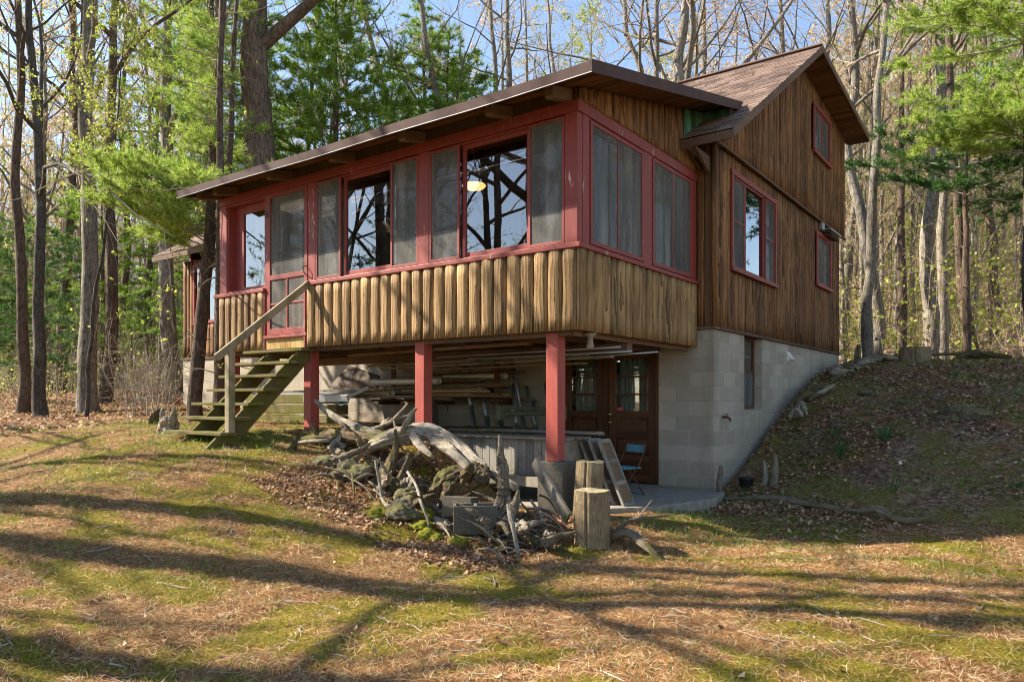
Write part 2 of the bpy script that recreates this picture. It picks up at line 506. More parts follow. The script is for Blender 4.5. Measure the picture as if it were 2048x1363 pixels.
ORG = {}
def _mesh(name, V, F, B=None, smooth=False, extra=None):
    me = bpy.data.meshes.new(name)
    me.from_pydata([tuple(v) for v in V], [], F)
    if B is not None:
        at = me.attributes.new('bid', 'FLOAT', 'POINT'); at.data.foreach_set('value', np.asarray(B, np.float32))
    if extra:
        for k, a in extra.items():
            at = me.attributes.new(k, 'FLOAT', 'POINT'); at.data.foreach_set('value', np.asarray(a, np.float32))
    if smooth: me.polygons.foreach_set('use_smooth', [True] * len(me.polygons))
    me.update()
    return me
def part(name, m, mat, parent=None, smooth=False, bevel=0, local=False, extra=None, label=None):
    V = np.concatenate(m.V); B = np.concatenate(m.B)
    o0 = ORG.get(parent.name, (0, 0, 0)) if parent is not None else (0, 0, 0)
    if not local: V = V - np.array(o0)
    me = _mesh(name, V, m.F, B, smooth, extra)
    for a in (mat if isinstance(mat, (list, tuple)) else [mat]): me.materials.append(MAT[a] if isinstance(a, str) else a)
    o = bpy.data.objects.new(name, me); COL.objects.link(o)
    if parent is not None:
        o.parent = parent; ORG[o.name] = (0, 0, 0) if local else o0
    if bevel:
        b = o.modifiers.new('bevel', 'BEVEL'); b.width = bevel; b.segments = 2; b.limit_method = 'ANGLE'
        b.harden_normals = False
    if label: o['label'] = label
    return o
def thing(name, label, cat, loc=(0, 0, 0), rz=0, group=None):
    o = bpy.data.objects.new(name, None); COL.objects.link(o)
    o.empty_display_size = .2
    o.location = loc; o.rotation_euler = (0, 0, rz)
    o['label'] = label; o['category'] = cat
    if group: o['group'] = group
    ORG[o.name] = tuple(loc)
    return o
def tag(o, label, cat, group=None):
    o['label'] = label; o['category'] = cat
    if group: o['group'] = group
    return o
def kind(o, k, label=None, cat=None):
    o['kind'] = k
    if label: o['label'] = label
    if cat: o['category'] = cat
    return o
def single(name, m, mat, label, cat, group=None, base=None, **k):
    """a thing that is one mesh, its origin at its base"""
    V = np.concatenate(m.V)
    if base is None: base = (float((V[:, 0].min() + V[:, 0].max()) / 2), float((V[:, 1].min() + V[:, 1].max()) / 2), float(V[:, 2].min()))
    m.V = [v - np.array(base) for v in m.V]
    o = part(name, m, mat, None, **k)
    o.location = base
    return tag(o, label, cat, group)

# value noise shared by terrain, ground cover and litter
def _h(ix, iy, s):
    n = (ix * 374761393 + iy * 668265263 + s * 974634777) & 0x7fffffff
    n = ((n ^ (n >> 13)) * 1274126177) & 0x7fffffff
    return ((n ^ (n >> 16)) & 0xffff) / 65535.0
def vn(x, y, s=0):
    x = np.asarray(x, float); y = np.asarray(y, float)
    ix, iy = np.floor(x).astype(np.int64), np.floor(y).astype(np.int64)
    fx, fy = x - ix, y - iy
    fx, fy = fx * fx * (3 - 2 * fx), fy * fy * (3 - 2 * fy)
    a = _h(ix, iy, s) * (1 - fx) + _h(ix + 1, iy, s) * fx
    b = _h(ix, iy + 1, s) * (1 - fx) + _h(ix + 1, iy + 1, s) * fx
    return a * (1 - fy) + b * fy
def fbm(x, y, s=0, o=4):
    t, a, n = 0, .5, 0
    for i in range(o):
        t = t + a * vn(x * 2 ** i, y * 2 ** i, s + i * 7); n += a; a *= .5
    return t / n
def ss(t):
    t = np.clip(t, 0, 1); return t * t * (3 - 2 * t)
def H(X, Y, fine=True):
    X = np.asarray(X, float); Y = np.asarray(Y, float)
    lawn = -1.40 + ss((.6 - X) / 5.8) * (.42 + .46 * ss((Y + 7.2) / 3.0)) + .012 * np.clip(Y + 4, -8, 0)
    up = np.where(X < -2.3, -.44, -.44 - .80 * ss((X + 2.3) / 1.3))
    bank = ss((Y + 4.5 - .2 * np.sin(X * 1.7)) / 1.4) * (X < 2)
    z = lawn + (np.minimum(up, 0) - lawn) * bank * ss((1.6 - X) / 1.4)
    pat = ss((X + 2.7) / .5) * ss((1.3 - X) / .8) * ss((Y + 2.9) / .7)
    z = z + (-1.25 - z) * pat
    # the bank beside the gable wall
    prof = np.interp(Y, [-1.2, -.2, .3, 1.3, 2.3, 3.4, 4.7, 5.8, 7.2, 9, 12], [-1.36, -1.27, -1.16, -.8, -.38, .06, .42, .62, .80, .74, .70])
    prof2 = np.interp(Y, [-2.2, -.9, .3, 1.3, 2.3, 3.4, 4.7, 5.8, 7.2, 9, 12], [-1.38, -1.22, -.86, -.52, -.18, .12, .38, .60, .74, .72, .70])
    w = ss((X - .5) / 2.2)
    md = prof * (1 - w) + prof2 * w
    z = np.where(X > -.3, np.where(Y > -2.2, z + (md - z) * ss((X - .15) / .25) * ss((Y + 2.2) / 1.0), z), z)
    # gentle rise to the left woods, level at the back, hillside beyond
    lf = ss((-X - 5) / 9) * ss((Y + 4) / 6)
    z = z + lf * .42 * (Y < 30)
    z = np.where((X <= .15) & (Y > .5), z + (.35 - z) * ss((Y - .5) / 5), z)
    far = np.hypot(X - 3.9, Y + 9.5)
    hill = np.clip(Y - 14 - .25 * np.clip(-X, 0, 60), 0, 200) * .15 * (1 - .75 * ss((-X - 8) / 25))
    z = z + hill + ss((far - 14) / 20) * .5 * (fbm(X * .12, Y * .12, 3) - .5) * 2
    if fine:
        k = np.where(far < 40, 1.0, 0.0)
        z = z + k * (.10 * (fbm(X * .9, Y * .9, 11) - .5) + .065 * (fbm(X * 4, Y * 4, 21, 4) - .5)) * (1 - .8 * pat)
    return z
def moss_mask(X, Y):
    return np.clip((fbm(np.asarray(X) * 1.9, np.asarray(Y) * 2.8, 41, 5) - .42) * 4.2, 0, 1)
def mound_mask(X, Y):
    X = np.asarray(X, float); Y = np.asarray(Y, float)
    a = ss((X - .1) / .4) * ss((Y + 1.9 + .5 * np.sin(X * 1.3)) / .9)
    b = ss((Y - 2) / 5)
    c = ss((-X - 8.5) / 3) * ss((Y + 6.5) / 3 + (-X - 8) / 8)
    return np.clip(np.maximum(np.maximum(a, b), c), 0, 1)
def hz(x, y): return float(H(np.array([x]), np.array([y]))[0])

# ------------------------------------------------------------------ the ground
def build_ground():
    n = 420
    t = np.linspace(-1, 1, n)
    k = 5.2
    g = np.sinh(t * k) / math.sinh(k) * 190
    gx, gy = g - .5, g - 4.6
    X, Y = np.meshgrid(gx, gy, indexing='ij')
    Z = H(X, Y)
    V = np.stack([X.ravel(), Y.ravel(), Z.ravel()], 1)
    idx = np.arange(n * n).reshape(n, n)
    F = np.stack([idx[:-1, :-1].ravel(), idx[1:, :-1].ravel(), idx[1:, 1:].ravel(), idx[:-1, 1:].ravel()], 1)
    me = bpy.data.meshes.new('ground')
    me.from_pydata(V.tolist(), [], F.tolist())
    for nm, a in (('moss', moss_mask(X, Y)), ('mound', mound_mask(X, Y)), ('slope', ss((Y - 9) / 3))):
        at = me.attributes.new(nm, 'FLOAT', 'POINT'); at.data.foreach_set('value', a.ravel().astype(np.float32))
    me.polygons.foreach_set('use_smooth', [True] * len(me.polygons))
    me.materials.append(MAT['ground'])
    o = bpy.data.objects.new('ground', me); COL.objects.link(o)
    kind(o, 'structure')
build_ground()

p = M()
p.poly([(-2.3, -2.4), (-1.2, -2.75), (-.2, -2.6), (.35, -1.9), (.62, -.9), (.5, -.25), (.28, -.004), (-2.3, -.004)], 2, -1.34, -1.2)
kind(part('concrete_patio', p, 'concrete', bevel=.015), 'structure')

# ------------------------------------------------------------------ the cabin
XM, YP, W = .27, -3.088, -6.40
cabin = thing('cabin', 'brown log-sided cabin with red-framed glazed porch raised on red posts', 'cabin', (-.5, 0, -1.25))

def mroof(y): return 3.27 + .616 * (y + .57) if y < 3.8 else 5.962 - .1 * (y - 3.8)     # underside of the main roof
def proof(y): return 3.005 + .229 * (y + 3.66)                                          # lower edge of the porch fascia

# foundation: blockwork with a window opening in the gable side and doors in the front
f = M()
XF = XM - .02
f.box(-.555, XF - .2, .02, .2, -1.5, .94)
f.box(XF - .2, XF, .02, 1.22, -1.5, .94)
f.box(XF - .2, XF, 1.22, 2.05, -1.5, -.15)
f.box(XF - .2, XF, 2.05, 7.18, -1.5, .94)
f.box(-12.93, -2.13, .02, .22, -1.5, .94)
f.box(-2.13, -.555, .02, .2, .70, .94)
f.box(-12.93, XF - .2, 6.98, 7.18, -.5, .94)
f.box(-12.93, -12.73, .22, 6.98, -.8, .94)
part('foundation_wall', f, 'block', cabin)
s_ = M()
s_.box(-12.95, XM + .01, -.012, .16, .942, .982)
s_.box(XM - .16, XM + .02, .16, 7.2, .942, .982)
part('sill_beam', s_, 'beam', cabin, bevel=.004)

# main walls: sheathing shell with the log siding on the faces one can see
sh = M()
T = .1
def wall_x(m, x0, x1, y0, y1, z0, z1, holes):              # wall across x, holes in (ya, yb, za, zb)
    ys = sorted({y0, y1, *[h[0] for h in holes], *[h[1] for h in holes]})
    for a, b in zip(ys, ys[1:]):
        hs = sorted([h for h in holes if h[0] <= a + 1e-6 and h[1] >= b - 1e-6], key=lambda h: h[2])
        z = z0
        for h in hs:
            m.box(x0, x1, a, b, z, h[2]); z = h[3]
        m.box(x0, x1, a, b, z, z1)
def wall_y(m, y0, y1, x0, x1, z0, z1, holes):
    xs = sorted({x0, x1, *[h[0] for h in holes], *[h[1] for h in holes]})
    for a, b in zip(xs, xs[1:]):
        hs = sorted([h for h in holes if h[0] <= a + 1e-6 and h[1] >= b - 1e-6], key=lambda h: h[2])
        z = z0
        for h in hs:
            m.box(a, b, y0, y1, z, h[2]); z = h[3]
        m.box(a, b, y0, y1, z, z1)
G1 = (.58, 2.67, 1.83, 3.18)            # big gable window
G2 = (5.2, 6.38, 2.2, 3.17)             # small lower gable window
G3 = (4.76, 6.04, 4.62, 5.48)           # upper gable window
wall_x(sh, XM - .14, XM - .04, .0, 7.2, .985, 3.45, [G1, G2])
LW = (-12.45, -11.3, 1.78, 3.15)
wall_y(sh, .04, .14, -12.9, XM - .14, .985, 3.30, [LW, (-5.2, -3.2, 1.7, 2.95)])
sh.box(-12.9, XM - .14, 7.1, 7.2, .985, 5.5)
sh.poly([(.14, .985), (7.1, .985), (7.1, 5.5), (3.8, 5.85), (.14, 3.6)], 0, -12.9, -12.8)
part('wall', sh, 'insidewall', cabin)
g = M()
g.poly([(.02, 3.47), (7.44, 3.47), (7.44, 5.53), (6.04, 5.66), (6.04, 4.62), (4.76, 4.62), (4.76, 5.48), (6.04, 5.48), (6.04, 5.67), (3.8, 5.90), (.02, 3.60)], 0, XM - .04, XM + .02)
part('gable_backing', g, 'insidewall', cabin)

sg = M()
def cut_slats(m, axis, a0, a1, z0, z1, holes, face, depth, pitch, out, seed):
    """siding interrupted by openings"""
    n = int(round((a1 - a0) / pitch)); p = (a1 - a0) / n
    for i in range(n):
        a, b = a0 + i * p, a0 + (i + 1) * p
        mid = (a + b) / 2
        hs = sorted([h for h in holes if h[0] < mid < h[1]], key=lambda h: h[2])
        spans, z = [], z0
        for h in hs:
            spans.append((z, h[2])); z = h[3]
        spans.append((z, z1))
        for s0, s1 in spans:
            fn1 = s1 if callable(s1) else (lambda v, q=s1: q)
            if fn1(mid) - (s0 if not callable(s0) else s0(mid)) < .03: continue
            m.slats(axis, a, b, s0, fn1, face, depth, abs(p), out, seed=seed + i * 3)
cut_slats(sg, 1, .035, 7.2, .99, 3.47, [G1, G2], XM - .04, .034, .152, 1, 10)
part('siding', sg, 'logs_gable', cabin, smooth=True, label='lower gable siding of narrow dark logs')
sg = M()
cut_slats(sg, 1, .0, 7.45, 3.445, lambda y: min(mroof(y), 6.2) - .01, [G3], XM + .02, .034, .152, 1, 400)
part('siding', sg, 'logs_gable', cabin, smooth=True, label='upper gable siding jutting over the lower one')
sg = M()
sg.slats(0, .0, XM - .005, .99, 3.44, .04, .034, .135, -1, seed=5)
part('siding', sg, 'logs_gable', cabin, smooth=True, label='narrow strip of siding between the porch and the cabin corner')
sg = M()
sg.slats(0, -12.93, -12.5, .99, 3.28, .04, .034, .17, -1, seed=6)
sg.slats(0, -12.5, -11.25, .99, 1.76, .04, .034, .17, -1, seed=7)
sg.slats(0, -12.5, -11.25, 3.18, 3.28, .04, .034, .17, -1, seed=9)
sg.slats(0, -11.25, -6.42, .99, 3.28, .04, .034, .17, -1, seed=8)
part('siding', sg, 'logs_gable', cabin, smooth=True)
cb = M()
cb.tube([(XM - .02, .02, .99), (XM - .02, .02, 3.44)], .045, 10)
part('corner_log', cb, 'logs_gable', cabin, smooth=True)
br = M()
br.box(XM + .02, XM + .065, -.015, 7.46, 3.418, 3.447)
part('belt_board', br, 'beam', cabin)

# porch walls
ps = M()
ps.slats(0, -4.30, 0.0, .712, 1.55, YP, .050, .176, -1, seed=21)
part('porch_siding', ps, 'logs', cabin, smooth=True, label='porch siding of broad sunlit half logs')
ps = M()
ps.slats(0, W, -5.25, .712, 1.55, YP, .050, .165, -1, seed=22)
part('porch_siding', ps, 'logs', cabin, smooth=True)
ps = M()
ps.slats(1, YP - .02, 0.0, .712, 1.55, 0.0, .036, .17, 1, seed=23)
part('porch_siding', ps, 'logs', cabin, smooth=True)
ps = M()
ps.slats(1, YP + .02, 0.3, 3.07, lambda y: proof(y) + .055, 0.0, .034, .165, 1, seed=24)
part('porch_siding', ps, 'logs_gable', cabin, smooth=True, label='wedge of siding above the porch side windows')
sh = M()
sh.box(-4.30, -.005, YP + .012, YP + .10, .735, 1.545)
sh.box(W, -5.25, YP + .012, YP + .10, .735, 1.545)
sh.box(-.11, -.012, YP + .10, -.02, .735, 1.545)
sh.poly([(YP + .03, 3.0), (.03, 3.0), (.03, proof(.03) + .05), (YP + .03, proof(YP) + .05)], 0, -.11, -.012)
sh.box(W, W + .1, YP + .10, -.02, .735, 3.1)
sh.box(W, -.11, YP + .04, YP + .09, 3.0, 3.19)
part('porch_backing', sh, 'dark', cabin)

# red frame of the porch
rf = M()
rf.box(W - .01, .022, YP - .022, YP + .08, 2.945, 3.065)            # head board
rf.box(-.08, .020, YP + .08, .012, 2.945, 3.064)
for a, b in ((-6.40, -6.215), (-5.25, -5.19), (-4.285, -4.135), (-2.222, -2.052), (-.15, .004)):
    rf.box(a, b, YP - .012, YP + .09, 1.60 if a > -4.3 or a < -6 else .90, 2.943)
for a, b in ((YP + .09, -2.872), (-1.60, -1.385), (-.17, -.002)):
    rf.box(-.09, .010, a, b, 1.60, 2.943)
part('porch_frame', rf, 'redworn', cabin, bevel=.004)
sl = M()
sl.box(-4.32, .058, YP - .058, YP + .08, 1.547, 1.598)
sl.box(W - .10, -5.23, YP - .058, YP + .08, 1.547, 1.598)
sl.box(-.08, .056, YP + .08, .06, 1.548, 1.597)
part('sill', sl, 'redworn', cabin, bevel=.006)

def frame_y(m, a0, a1, z0, z1, y0, y1, w=.035, wb=None):             # four rails across x
    wb = wb or w
    m.box(a0, a0 + w, y0, y1, z0, z1); m.box(a1 - w, a1, y0, y1, z0, z1)
    m.box(a0 + w, a1 - w, y0 + .001, y1 - .001, z1 - w, z1 - .0005); m.box(a0 + w, a1 - w, y0 + .001, y1 - .001, z0 + .0005, z0 + wb)
def frame_x(m, a0, a1, z0, z1, x0, x1, w=.035, wb=None):
    wb = wb or w
    m.box(x0, x1, a0, a0 + w, z0, z1); m.box(x0, x1, a1 - w, a1, z0, z1)
    m.box(x0 + .001, x1 - .001, a0 + w, a1 - w, z1 - w, z1 - .0005); m.box(x0 + .001, x1 - .001, a0 + w, a1 - w, z0 + .0005, z0 + wb)
def pane(kind_, par, ax, f0, a0, a1, z0, z1):
    m = M()
    if ax == 'y': m.box(a0, a1, f0, f0 + .004, z0, z1)
    else: m.box(f0 - .004, f0, a0, a1, z0, z1)
    part('pane' if kind_ == 'glass' else 'screen', m, kind_, par)

def front_slider(xa, xb, xc, xd, left_screen):
    """a wide opening: (screen) glass (screen) between xa..xd"""
    m = M()
    frame_y(m, xa, xd, 1.60, 2.94, YP + .012, YP + .085, .022)
    w = part('window', m, 'red', cabin, bevel=.002)
    m = M()                                                        # sliding sash set back
    frame_y(m, xb, xc, 1.622, 2.918, YP + .045, YP + .078, .048, .06)
    sd_ = part('frame', m, 'red', w, bevel=.002)
    pane('glass', w, 'y', YP + .06, xb + .04, xc - .04, 1.67, 2.87)
    for a0, a1 in ((xa, xb), (xc, xd)):
        if a1 - a0 < .2: continue
        m = M()
        frame_y(m, a0 + .004, a1 - .004, 1.612, 2.93, YP - .010, YP + .012, .03, .034)
        part('frame', m, 'red', w, bevel=.002)
        pane('screen', w, 'y', YP, a0 + .03, a1 - .03, 1.64, 2.905)
        pane('glass', w, 'y', YP + .05, a0 + .022, a1 - .022, 1.622, 2.918)
    return w
front_slider(-4.133, -3.62, -2.70, -2.224, True)
front_slider(-2.05, -1.575, -.62, -.152, True)
# left window in its deep red reveal
m = M()
frame_y(m, -6.214, -5.252, 1.60, 2.94, YP + .0, YP + .16, .026)
w = part('window', m, 'red', cabin, bevel=.002)
m = M(); frame_y(m, -6.06, -5.255, 1.625, 2.91, YP + .10, YP + .14, .12, .06)
m.box(-6.188, -6.06, YP + .12, YP + .15, 1.626, 2.913)
part('frame', m, 'red', w, bevel=.002)
pane('glass', w, 'y', YP + .12, -5.95, -5.34, 1.68, 2.80)

# gable-side screens of the porch
for a0, a1, mu in ((-2.87, -1.602, -2.246), (-1.383, -.172, -.790)):
    m = M(); frame_x(m, a0, a1, 1.60, 2.943, -.075, .002, .024)
    w = part('window', m, 'red', cabin, bevel=.002)
    m = M(); frame_x(m, a0 + .02, a1 - .02, 1.622, 2.922, .0025, .020, .040, .045)
    m.box(.003, .018, mu - .010, mu + .010, 1.66, 2.89)
    part('frame', m, 'red', w, bevel=.002)
    pane('screen', w, 'x', .010, a0 + .05, a1 - .05, 1.65, 2.89)
    pane('glass', w, 'x', -.045, a0 + .024, a1 - .024, 1.63, 2.91)

# screen door
dz0 = .915
m = M()
frame_y(m, -5.186, -4.290, dz0, 2.94, YP - .020, YP + .012, .062, .085)
m.box(-5.124, -4.352, YP - .019, YP + .011, 1.70, 1.765)
m.box(-5.124, -4.352, YP - .014, YP + .008, 1.342, 1.366)
m.box(-4.752, -4.728, YP - .016, YP + .009, 1.0, 1.70)
door = part('screen_door', m, 'red', cabin, bevel=.002)
pane('screen', door, 'y', YP - .006, -5.13, -4.35, 1.755, 2.885)
pane('screen', door, 'y', YP - .006, -5.13, -4.35, .995, 1.705)
m = M(); m.tube([(-4.315, YP - .02, 1.83), (-4.31, YP - .07, 1.80), (-4.31, YP - .07, 1.74), (-4.315, YP - .02, 1.70)], .007, 6)
part('handle', m, 'black', door)
m = M(); m.box(-5.215, -5.165, YP - .026, YP - .0205, 2.60, 2.70)
part('hinge', m, 'black', door)
m = M()                                                           # the inner door seen through the screen
frame_y(m, -5.15, -4.33, .92, 2.92, YP + .06, YP + .095, .10, .12)
m.box(-5.05, -4.43, YP + .06, YP + .095, 1.04, 1.72)
m.box(-5.05, -4.43, YP + .062, YP + .093, 2.08, 2.11); m.box(-5.05, -4.43, YP + .062, YP + .093, 2.46, 2.49)
idr = part('inner_door', m, 'redworn', cabin)
pane('glass', idr, 'y', YP + .075, -5.05, -4.43, 1.73, 2.82)
m = M(); m.box(-5.24, -4.28, YP - .05, YP + .05, .865, .905)
part('threshold', m, 'redworn', cabin, bevel=.004)
m = M()
for i in range(8): m.box(-5.235 + i * .116, -5.235 + i * .116 + .112, YP - .015, YP + .03, .715, .862)
part('kick_board', m, 'plywood', cabin, bevel=.002)
m = M(); m.box(-5.262, -5.24, YP - .03, YP + .05, .712, 1.56)
part('jamb', m, 'redworn', cabin)
m = M(); m.box(-4.335, -4.305, YP - .045, YP + .05, .712, 1.546); part('jamb', m, 'redworn', cabin)

# windows in the gable face
def gable_window(a0, a1, z0, z1, x, halves, label=None):
    m = M(); t = .055
    m.box(x, x + .03, a0 - .01, a0 + t, z0, z1); m.box(x, x + .03, a1 - t, a1 + .01, z0, z1)
    m.box(x, x + .034, a0 - .03, a1 + .03, z1 - .004, z1 + .07); m.box(x, x + .05, a0 - .03, a1 + .03, z0 - .055, z0 + .004)
    w = part('window', m, 'red', cabin, bevel=.003, label=label)
    for (b0, b1, kind_, mz) in halves:
        m = M(); frame_x(m, b0, b1, z0 + .006, z1 - .006, x - .02, x + .012, .028)
        if mz: m.box(x - .015, x + .01, b0 + .02, b1 - .02, mz - .01, mz + .01)
        part('frame', m, 'red', w)
        if kind_ == 'screen': pane('screen', w, 'x', x + .002, b0 + .025, b1 - .025, z0 + .03, z1 - .03)
        pane('glass', w, 'x', x - .025, b0 + .025, b1 - .025, z0 + .03, z1 - .03)
gable_window(.60, 2.65, 1.86, 3.16, XM, [(.655, 1.16, 'screen', 2.53), (1.17, 2.05, 'glass', 0), (2.12, 2.595, 'screen', 2.53)])
gable_window(5.22, 6.36, 2.22, 3.15, XM, [(5.275, 6.305, 'screen', 0)], 'small square red-framed window at the far end')
gable_window(4.78, 6.02, 4.64, 5.46, XM + .055, [(4.835, 5.395, 'screen', 0), (5.40, 5.965, 'screen', 0)], 'upper red-framed window under the roof')

# basement window in the blockwork
m = M()
frame_x(m, 1.222, 2.048, -.148, .938, XF - .17, XF - .12, .04)
m.box(XF - .165, XF - .125, 1.26, 2.01, .40, .44)
w = part('basement_window', m, 'rust', cabin, bevel=.002)
pane('glass', w, 'x', XF - .14, 1.26, 2.01, -.11, .90)
pane('screen', w, 'x', XF - .128, 1.26, 2.01, -.11, .42)
m = M(); m.box(XF - .2, XF + .002, 1.2, 2.07, -.165, -.152)
part('sill', m, 'concrete', cabin)

# left wing window
m = M(); frame_y(m, -12.47, -11.28, 1.76, 3.17, -.01, .06, .07)
m.box(-11.9, -11.85, -.005, .05, 1.83, 3.10)
w = part('window', m, 'red', cabin, bevel=.003)
pane('glass', w, 'y', .03, -12.4, -11.35, 1.83, 3.1)

# basement doors: two glazed and panelled leaves in a dark frame
def leaf_door(x0, x1, knobs, name='basement_door'):
    m = M()
    yf = .03
    sw = .115
    m.box(x0, x0 + sw, yf, yf + .045, -1.195, .66); m.box(x1 - sw, x1, yf, yf + .045, -1.195, .66)
    rails = [(-1.195, -1.09), (-.885, -.81), (-.565, -.49), (-.27, -.17), (.595, .66)]
    for a, b in rails: m.box(x0 + sw, x1 - sw, yf + .001, yf + .044, a, b)
    for a in (.072, .327): m.box(x0 + sw, x1 - sw, yf + .004, yf + .04, a - .013, a + .013)
    d = part(name, m, 'door', cabin, bevel=.004)
    m = M()
    for a, b in ((-1.09, -.885), (-.81, -.565), (-.49, -.27)):
        m.box(x0 + sw, x1 - sw, yf + .022, yf + .032, a, b)
        m.box(x0 + sw + .035, x1 - sw - .035, yf + .008, yf + .0215, a + .03, b - .03)
    part('panel', m, 'door', d, bevel=.006)
    for a, b in ((-.17, .059), (.085, .314), (.34, .595)): pane('glass', d, 'y', yf + .02, x0 + sw, x1 - sw, a, b)
    for z in knobs:
        m = M()
        m.tube([(x0 + .05, yf, z), (x0 + .05, yf - .03, z), (x0 + .05, yf - .035, z), (x0 + .05, yf - .055, z), (x0 + .05, yf - .068, z)], [.012, .012, .024, .028, .012], 12)
        part('knob', m, 'brass', d, smooth=True)
    return d
d1 = leaf_door(-1.36, -.605, (-.215, -.335))
m = M(); m.box(-1.225, -1.115, .026, .030, -.165, -.115)
part('sticker', m, 'sticker', d1)
m = M(); m.beam((-1.02, .026, -.222), (-.60, .02, -.238), .02, .02)
part('latch_bar', m, 'rust', d1)
leaf_door(-2.125, -1.44, ())
m = M()
m.box(-.60, -.557, .022, .14, -1.2, .66); m.box(-1.435, -1.365, .02, .14, -1.2, .66); m.box(-2.128, -.557, .018, .142, .664, .70)
part('door_frame', m, 'door', cabin, bevel=.004)
m = M(); rr = random.Random(3)
for x0, x1 in ((-2.0, -1.56), (-1.24, -.72)):                          # gathered net curtains behind the glazing
    n = 60
    V, F = [], []
    for i in range(n + 1):
        x = x0 + (x1 - x0) * i / n
        y = .16 + .012 * math.sin(i * .9) + .006 * math.sin(i * 2.3)
        V += [(x, y, -.22), (x, y, .64)]
    F = [(2 * i, 2 * i + 2, 2 * i + 3, 2 * i + 1) for i in range(n)]
    m.add(V, F, .4)
part('net_curtain', m, 'curtain', d1, smooth=True)

# floor, joists and beam under the porch
m = M(); m.box(W + .02, -.12, YP + .11, -.005, .80, .84)
part('porch_floor', m, 'dark', cabin)
m = M()
x = W + .1
while x < -.1:
    m.box(x, x + .045, YP + .11, -.01, .665, .798); x += .41
m.box(W + .05, -.13, YP + .06, YP + .105, .66, .72)
m.box(W + .02, -.13, -1.75, -1.62, .55, .663)
part('joist', m, 'beam', cabin)
# house floor, inner partition and a ceiling
m = M(); m.box(-12.8, XM - .15, .15, 7.09, 1.0, 1.05)
m.box(-12.8, XM - .15, .5, 7.0, 3.33, 3.37)
part('floor', m, 'dark', cabin)
m = M(); m.box(-3.3, -3.2, .15, 7.09, 1.051, 3.329)
m.box(-2.0, -1.9, .5, 7.0, 3.371, 4.4)
part('partition', m, 'insidewall', cabin)

# porch posts
posts = []
for x0, x1, zb, lab in ((-.423, -.273, -.655, None), (-2.335, -2.185, -.50, None), (-4.455, -4.305, -.52, None), (-6.33, -6.18, -.6, None)):
    m = M(); m.box(x0, x1, YP + .05, YP + .2, zb, .70 if x0 > -6 else .73)
    part('porch_post', m, 'redpost', cabin, bevel=.006)

# porch roof
m = M()
YR = .42
for i in range(22):                                                     # soffit boards, running along x
    a = -3.64 + i * (YR + 3.64) / 22; b = a + (YR + 3.64) / 22 - .006
    z = proof((a + b) / 2) + .062
    m.beam((-6.59, (a + b) / 2, z + .01), (.485, (a + b) / 2, z + .01), b - a, .018, up=(0, -.223, .975))
part('soffit', m, 'soffit', cabin)
m = M()
xs = np.linspace(-6.612, .502, 15)
V, F = [], []
def sag(x): return -.012 * math.sin((x + 6.6) / 7.1 * math.pi) + .006 * math.sin(x * 2.2)
for x in xs:
    V += [(x, -3.662, proof(-3.662) + sag(x)), (x, -3.670, proof(-3.662) + .102 + sag(x)), (x, -3.60, proof(-3.60) + .118 + sag(x)), (x, YR, proof(YR) + .118), (x, YR, proof(YR) + .09), (x, -3.64, proof(-3.64) + .088 + sag(x)), (x, -3.645, proof(-3.645) + sag(x))]
for i in range(len(xs) - 1):
    for j in range(7):
        k = (j + 1) % 7
        F.append((i * 7 + j, i * 7 + k, (i + 1) * 7 + k, (i + 1) * 7 + j))
F.append(tuple(range(7))); F.append(tuple(range((len(xs) - 1) * 7, len(xs) * 7))[::-1])
m.add(V, F, 0)
part('roof', m, 'fascia', cabin, label='low metal-edged porch roof')
m = M()
for x0, x1 in ((.487, .5035), (-6.6135, -6.597)):
    m = M(); m.poly([(-3.664, proof(-3.664) - .002), (-2.2, proof(-2.2) - .001), (.30, proof(.30)), (.44, proof(.44) + .121), (-3.672, proof(-3.672) + .121)], 0, x0, x1)
    part('rake_fascia', m, 'fascia', cabin)
m = M()
for i in range(len(xs) - 1):
    m.beam((xs[i], -3.668, proof(-3.66) - .004 + sag(xs[i])), (xs[i + 1], -3.668, proof(-3.66) - .004 + sag(xs[i + 1])), .010, .006)
part('drip_edge', m, 'metal_edge', cabin)
for x in (-6.43, -6.0, -4.71, -3.43, -2.19, -.915, -.155):
    m = M()
    y0 = -3.47
    zt = lambda y: proof(y) + .05
    h = .125
    m.poly([(y0, zt(y0) - h * .80), (y0 + .03, zt(y0 + .03) - h), (-3.0, zt(-3.0) - h), (-3.0, zt(-3.0)), (y0, zt(y0))], 0, x, x + .098)
    part('rafter', m, 'beam', cabin, bevel=.006)
m = M(); m.box(W, -.02, YP - .008, YP + .035, 3.067, 3.19)
part('blocking', m, 'dark', cabin)

# main roof: courses of shingles over a slab
def courses(m, y0, y1, x0, x1, zf, step, seed, sgn=1):
    r = random.Random(seed)
    L = abs(y1 - y0); n = int(L / step)
    for i in range(n + 1):
        a = y0 + sgn * i * step; b = a + sgn * (step + .03)
        if sgn > 0: b = min(b, y1)
        else: b = max(b, y1)
        xx0 = x0(a) if callable(x0) else x0; xx1 = x1(a) if callable(x1) else x1
        x = xx0 - r.uniform(0, .2)
        while x < xx1:
            w_ = r.uniform(.13, .36)
            c, d = max(x, xx0), min(x + w_ - .006, xx1)
            if d - c > .01:
                t = r.uniform(.014, .028); za, zb = zf(a), zf(b)
                m.add([(c, a, za), (d, a, za), (d, a, za + t), (c, a, za + t), (d, b, zb + .002), (c, b, zb + .002)],
                      [(0, 1, 2, 3), (3, 2, 4, 5), (0, 3, 5), (1, 4, 2)], r.random() * 50)
            x += w_
def rtop(y): return (3.27 + .616 * (y + .57) if y < 3.8 else 5.962 - .1 * (y - 3.8)) + .10
m = M()
